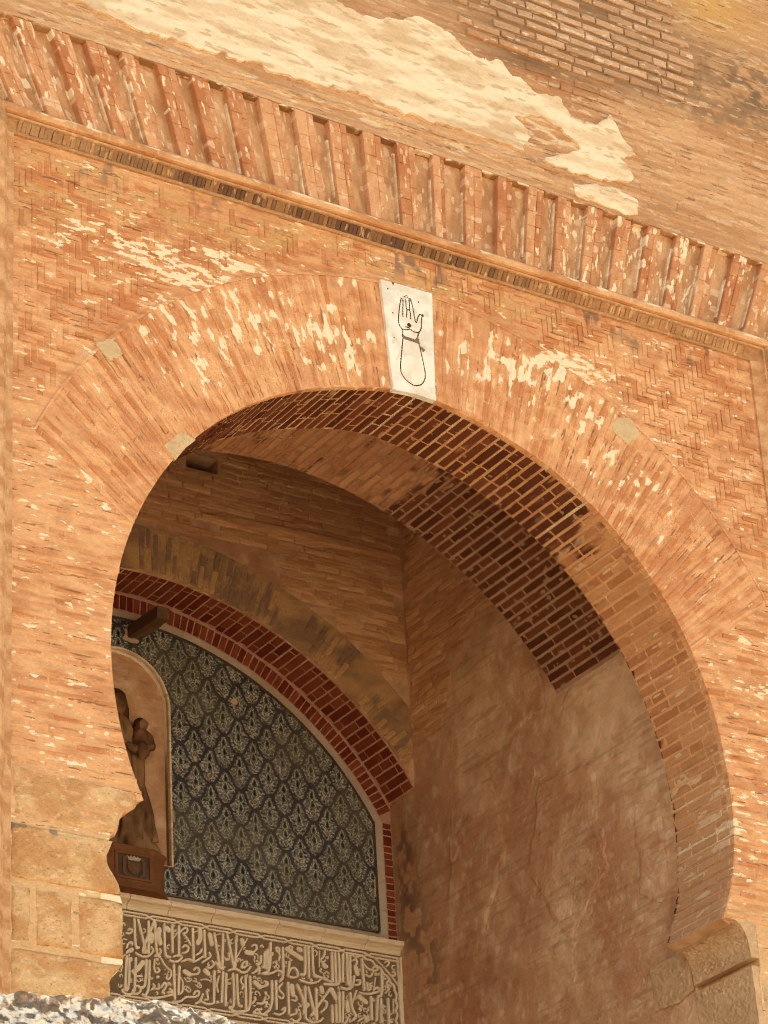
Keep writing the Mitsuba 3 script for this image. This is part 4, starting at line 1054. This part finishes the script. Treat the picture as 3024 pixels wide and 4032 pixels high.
def limb(points, step=0.012, it=6, folds=None):
    """One continuous body: hulls of neighbouring balls joined, refined and smoothed."""
    balls = [m3.Manifold.sphere(r, 20).translate(p) for p, r in points["j"]]
    man = m3.Manifold()
    for chain in points["c"]:
        for a_, b_ in zip(chain[:-1], chain[1:]): man = man + m3.Manifold.batch_hull([balls[a_], balls[b_]])
    m = man.refine_to_length(step).to_mesh()
    t_ = trimesh.Trimesh(np.array(m.vert_properties[:, :3]), np.array(m.tri_verts), process=True)
    v0 = np.array(t_.vertices)
    trimesh.smoothing.filter_taubin(t_, iterations=it)
    far = np.linalg.norm(t_.vertices - v0, axis=1) > 0.02
    t_.vertices[far] = v0[far]
    if folds: t_.vertices = folds(np.array(t_.vertices))
    return t_
def robe(levels, folds, cx, cy, seed=0, n=72):
    """A draped robe lofted through elliptical rings with folds deepening downwards."""
    zs = np.linspace(levels[0][0], levels[-1][0], 70)
    L = np.array(levels)
    V = []
    for z_ in zs:
        x_, y_, rx, ry = [np.interp(z_, L[:, 0], L[:, k]) for k in (1, 2, 3, 4)]
        t = np.linspace(0, 2 * math.pi, n, endpoint=False)
        dep = folds * np.interp(z_, [levels[0][0], levels[-1][0]], [1.0, 0.12])
        w = 1 + dep * np.sin(9 * t + 5 * z_ + seed) + 0.6 * dep * np.sin(17 * t - 9 * z_)
        V += [(cx + x_ + rx * w[k] * math.cos(t[k]), cy + y_ + ry * w[k] * math.sin(t[k]), z_) for k in range(n)]
    F = []
    for r in range(len(zs) - 1):
        for k in range(n):
            a_, b_ = r * n + k, r * n + (k + 1) % n
            F += [(a_, b_, b_ + n), (a_, b_ + n, a_ + n)]
    V += [(cx + levels[-1][1], cy + levels[-1][2], zs[-1] + 0.01), (cx + levels[0][1], cy + levels[0][2], zs[0])]
    top, bot = len(V) - 2, len(V) - 1
    for k in range(n):
        F += [((len(zs) - 1) * n + k, (len(zs) - 1) * n + (k + 1) % n, top), ((k + 1) % n, k, bot)]
    return trimesh.Trimesh(V, F, process=False)
SY = 4.60
st = thing("statue", "brown carved statue of a robed woman holding a child in the tiled niche", "statue")
obj("robe", robe([(11.03, 0.06, 0, 0.27, 0.15), (11.12, 0.07, 0, 0.25, 0.14), (11.35, 0.07, 0, 0.19, 0.125), (11.7, 0.035, 0, 0.155, 0.12), (12.0, 0.01, 0, 0.15, 0.115), (12.15, -0.005, 0, 0.155, 0.11), (12.25, -0.01, 0, 0.11, 0.08), (12.3, -0.01, 0, 0.05, 0.05)], 0.17, 0.0, SY), "carved_figure", st, smooth=True)
obj("head", limb({"j": [((-0.01, SY, 12.28), 0.045), ((-0.012, SY - 0.01, 12.40), 0.085), ((-0.012, SY - 0.015, 12.34), 0.07), ((-0.012, SY - 0.098, 12.375), 0.014)], "c": [[0, 2, 1], [1, 3], [2, 3]]}), "carved_figure", st, smooth=True)
obj("hair", limb({"j": [((-0.01, SY + 0.02, 12.44), 0.095), ((0.062, SY + 0.015, 12.36), 0.05), ((0.075, SY + 0.02, 12.2), 0.04), ((-0.09, SY + 0.015, 12.36), 0.05), ((-0.1, SY + 0.02, 12.2), 0.04)], "c": [[0, 1, 2], [0, 3, 4]]}), "carved_hair", st, smooth=True)
obj("arm", limb({"j": [((0.12, SY - 0.01, 12.16), 0.055), ((0.19, SY - 0.08, 11.95), 0.05), ((0.06, SY - 0.17, 11.93), 0.036), ((0.0, SY - 0.18, 11.95), 0.026)], "c": [[0, 1, 2, 3]]}), "carved_figure", st, smooth=True)
obj("mantle", robe([(11.16, 0.20, -0.02, 0.10, 0.10), (11.4, 0.20, -0.02, 0.085, 0.09), (11.65, 0.14, -0.03, 0.065, 0.08), (11.9, 0.13, -0.05, 0.07, 0.07), (11.97, 0.14, -0.05, 0.04, 0.05)], 0.2, 0.0, SY - 0.02, 2.0, 48), "carved_figure", st, smooth=True)
CX, CY = 0.155, SY - 0.10
child = thing("child_figure", "small carved child held on the arm of the robed statue", "statue")
obj("body", limb({"j": [((CX, CY, 11.96), 0.085), ((CX + 0.01, CY, 12.08), 0.075), ((CX + 0.015, CY, 12.13), 0.03), ((CX + 0.075, CY - 0.01, 12.08), 0.042), ((CX + 0.085, CY - 0.04, 11.99), 0.036), ((CX + 0.03, CY - 0.085, 11.965), 0.028), ((CX - 0.03, CY - 0.08, 11.95), 0.05), ((CX - 0.04, CY - 0.10, 11.87), 0.035)], "c": [[0, 1, 2], [1, 3, 4, 5], [0, 6, 7]]}), "carved_figure", child, smooth=True)
obj("head", limb({"j": [((CX + 0.015, CY, 12.14), 0.03), ((CX + 0.02, CY - 0.005, 12.195), 0.05), ((CX + 0.045, CY - 0.05, 12.19), 0.012)], "c": [[0, 1], [1, 2]]}), "carved_figure", child, smooth=True)
obj("hair", limb({"j": [((CX + 0.005, CY + 0.012, 12.205), 0.054), ((CX - 0.03, CY + 0.02, 12.13), 0.03), ((CX - 0.05, CY + 0.0, 12.06), 0.022)], "c": [[0, 1, 2]]}), "carved_hair", child, smooth=True)

beam = trimesh.creation.box((0.12, 0.62, 0.11))
beam = beam.subdivide().subdivide().subdivide()
v = beam.vertices.copy()
v += (np.stack([meshkit.fbm(v * 14 + 9 * k, 3, k) for k in range(3)], 1) - 0.5) * 0.02
beam.vertices = v
beam.apply_transform(trimesh.transformations.rotation_matrix(math.radians(4), (1, 0, 0)))
beam.apply_translation((0.145, 4.36, 13.05))
obj("wooden_beam", beam, "old_wood", label="short dark wooden beam end jutting out under the red brick arch above the niche", category="beam")

# ---------------------------------------------------------------- hand plaque on the keystone
plq = thing("hand_plaque", "white marble plaque engraved with a raised hand and forearm above the arch crown", "plaque")
slab = Polygon([(-0.271, 13.895), (0.189, 13.904), (0.172, 13.45), (0.155, 12.965), (-0.03, 12.975), (-0.216, 12.962), (-0.24, 13.4)])
HAND = """l -97,13778 -116,13695 -130,13614 -134,13558 -122,13523 -103,13509 -81,13509 -58,13514 -38,13528
l -11,13798 0,13757 10,13688 18,13613 23,13601 33,13604 40,13636 50,13664 66,13685
l 81,13664 73,13618 72,13573 58,13537 43,13520 14,13512 -13,13516 -35,13529
k 66,13686 92,13692 105,13680 87,13669 74,13679
l -79,13769 -87,13693 -91,13622
l -55,13780 -56,13707 -50,13687 -58,13624
l -25,13799 -23,13744 -25,13700
l -50,13687 -38,13696 -29,13694
l -25,13694 -19,13663 -21,13618
k -97,13778 -88,13786 -77,13785 -78,13767 -90,13757 -98,13764
k -73,13802 -61,13808 -49,13820 -35,13821 -30,13809 -37,13796 -51,13793 -65,13796
k -23,13803 -11,13806 -4,13794 -7,13778 -16,13774 -22,13786
l -55,13559 -38,13580 -21,13563 -37,13542 -57,13534 -76,13539
k -58,13555 -38,13581 -19,13563 -36,13559
l -53,13548 -21,13563
l -106,13506 -99,13478 -104,13460
l 46,13519 32,13485
c -112,13457 -98,13464 -85,13452 10,13449 32,13491 42,13460 49,13405 28,13421 3,13422 -92,13425 -111,13436
l -103,13425 -114,13356 -127,13276 -141,13186 -142,13132 -120,13089 -78,13058 -35,13043 -1,13050 34,13067 65,13108 79,13155 75,13214 61,13297 47,13380 43,13406
c 46,13400 65,13399 90,13387 86,13369 68,13359 55,13377
k -171,13895 -159,13901 -151,13892 -158,13876 -166,13882
k -217,13831 -205,13837 -203,13827 -215,13821
k 54,13798 68,13799 64,13784 56,13784
k -186,13633 -173,13634 -175,13620 -185,13623
k -188,13414 -174,13415 -177,13406 -185,13407"""
def fine(p): return LineString(smooth_line(p, 2))
cuts = []
nm = {"l": "outline", "k": "dark_mark", "c": "cord"}
for ln in HAND.split("\n"):
    kk, *ps = ln.split()
    p = [tuple(float(c_) / 1000 for c_ in q.split(",")) for q in ps]
    if kk == "l": sh = fine(p).buffer(0.0050, quad_segs=3).simplify(0.0004)
    else: sh = Polygon(p).buffer(0.002).buffer(-0.001)
    if kk == "k" and sh.area > 0.0004 and len(p) > 5: sh = sh.difference(sh.buffer(-0.006))
    cuts.append(sh)
    obj(nm[kk], extr(sh, -0.0272, -0.0255), "rusty_line" if kk == "c" else "dark_line", plq)
obj("slab", trimesh.util.concatenate([extr(slab.difference(unary_union(cuts)), -0.030, -0.026), extr(slab.buffer(0.002), -0.026, 0.02)]), "white_marble", plq)

# ---------------------------------------------------------------- low rough-cast wall in front
fw = Polygon([(-12.5, 4.3), (-12.5, 4.68), (-9.0, 4.715), (-7.33, 4.737), (-7.07, 4.75), (-6.86, 4.772), (-6.62, 4.777), (-6.53, 4.75), (-6.46, 4.695), (-6.42, 4.59), (-6.40, 4.3)])
par = thing("parapet_wall", "low rough-cast parapet wall with sunlit pale top, in front of the gate's left pier", "wall")
obj("top", rough(fw, -8.05, -7.55, 0.016, 0.03, 22, 101), "rough_cast", par)
obj("body", boxm(-30, 30, -8.3, -7.9, 0.0, 4.55), "rough_cast", par)
for key, text in ((lint, "slanting row of radial brick ribs with sunk slots between them"), (cornice, "stepped moulding with a hollow row of dark bricks on edge"), (gate + "__arch_ring", "ring of long radial bricks flecked with pale lime"),
                  (gate + "__plaster_coat", "patch of cream plaster left on the upper wall"), (gate + "__left_pier", "worn sandstone blocks with pale joints at the foot of the left pier"), (inn + "__tile_panel", "blue grey glazed tiles with an ogee lattice"),
                  (inn + "__arch_soffit", "dark red bricks with pale joints under the inner arch"), (pas + "__vault", "dark brick vault with pale joints, smeared orange near the crown")):
    labels[key] = {**labels.get(key, {}), "label": text}
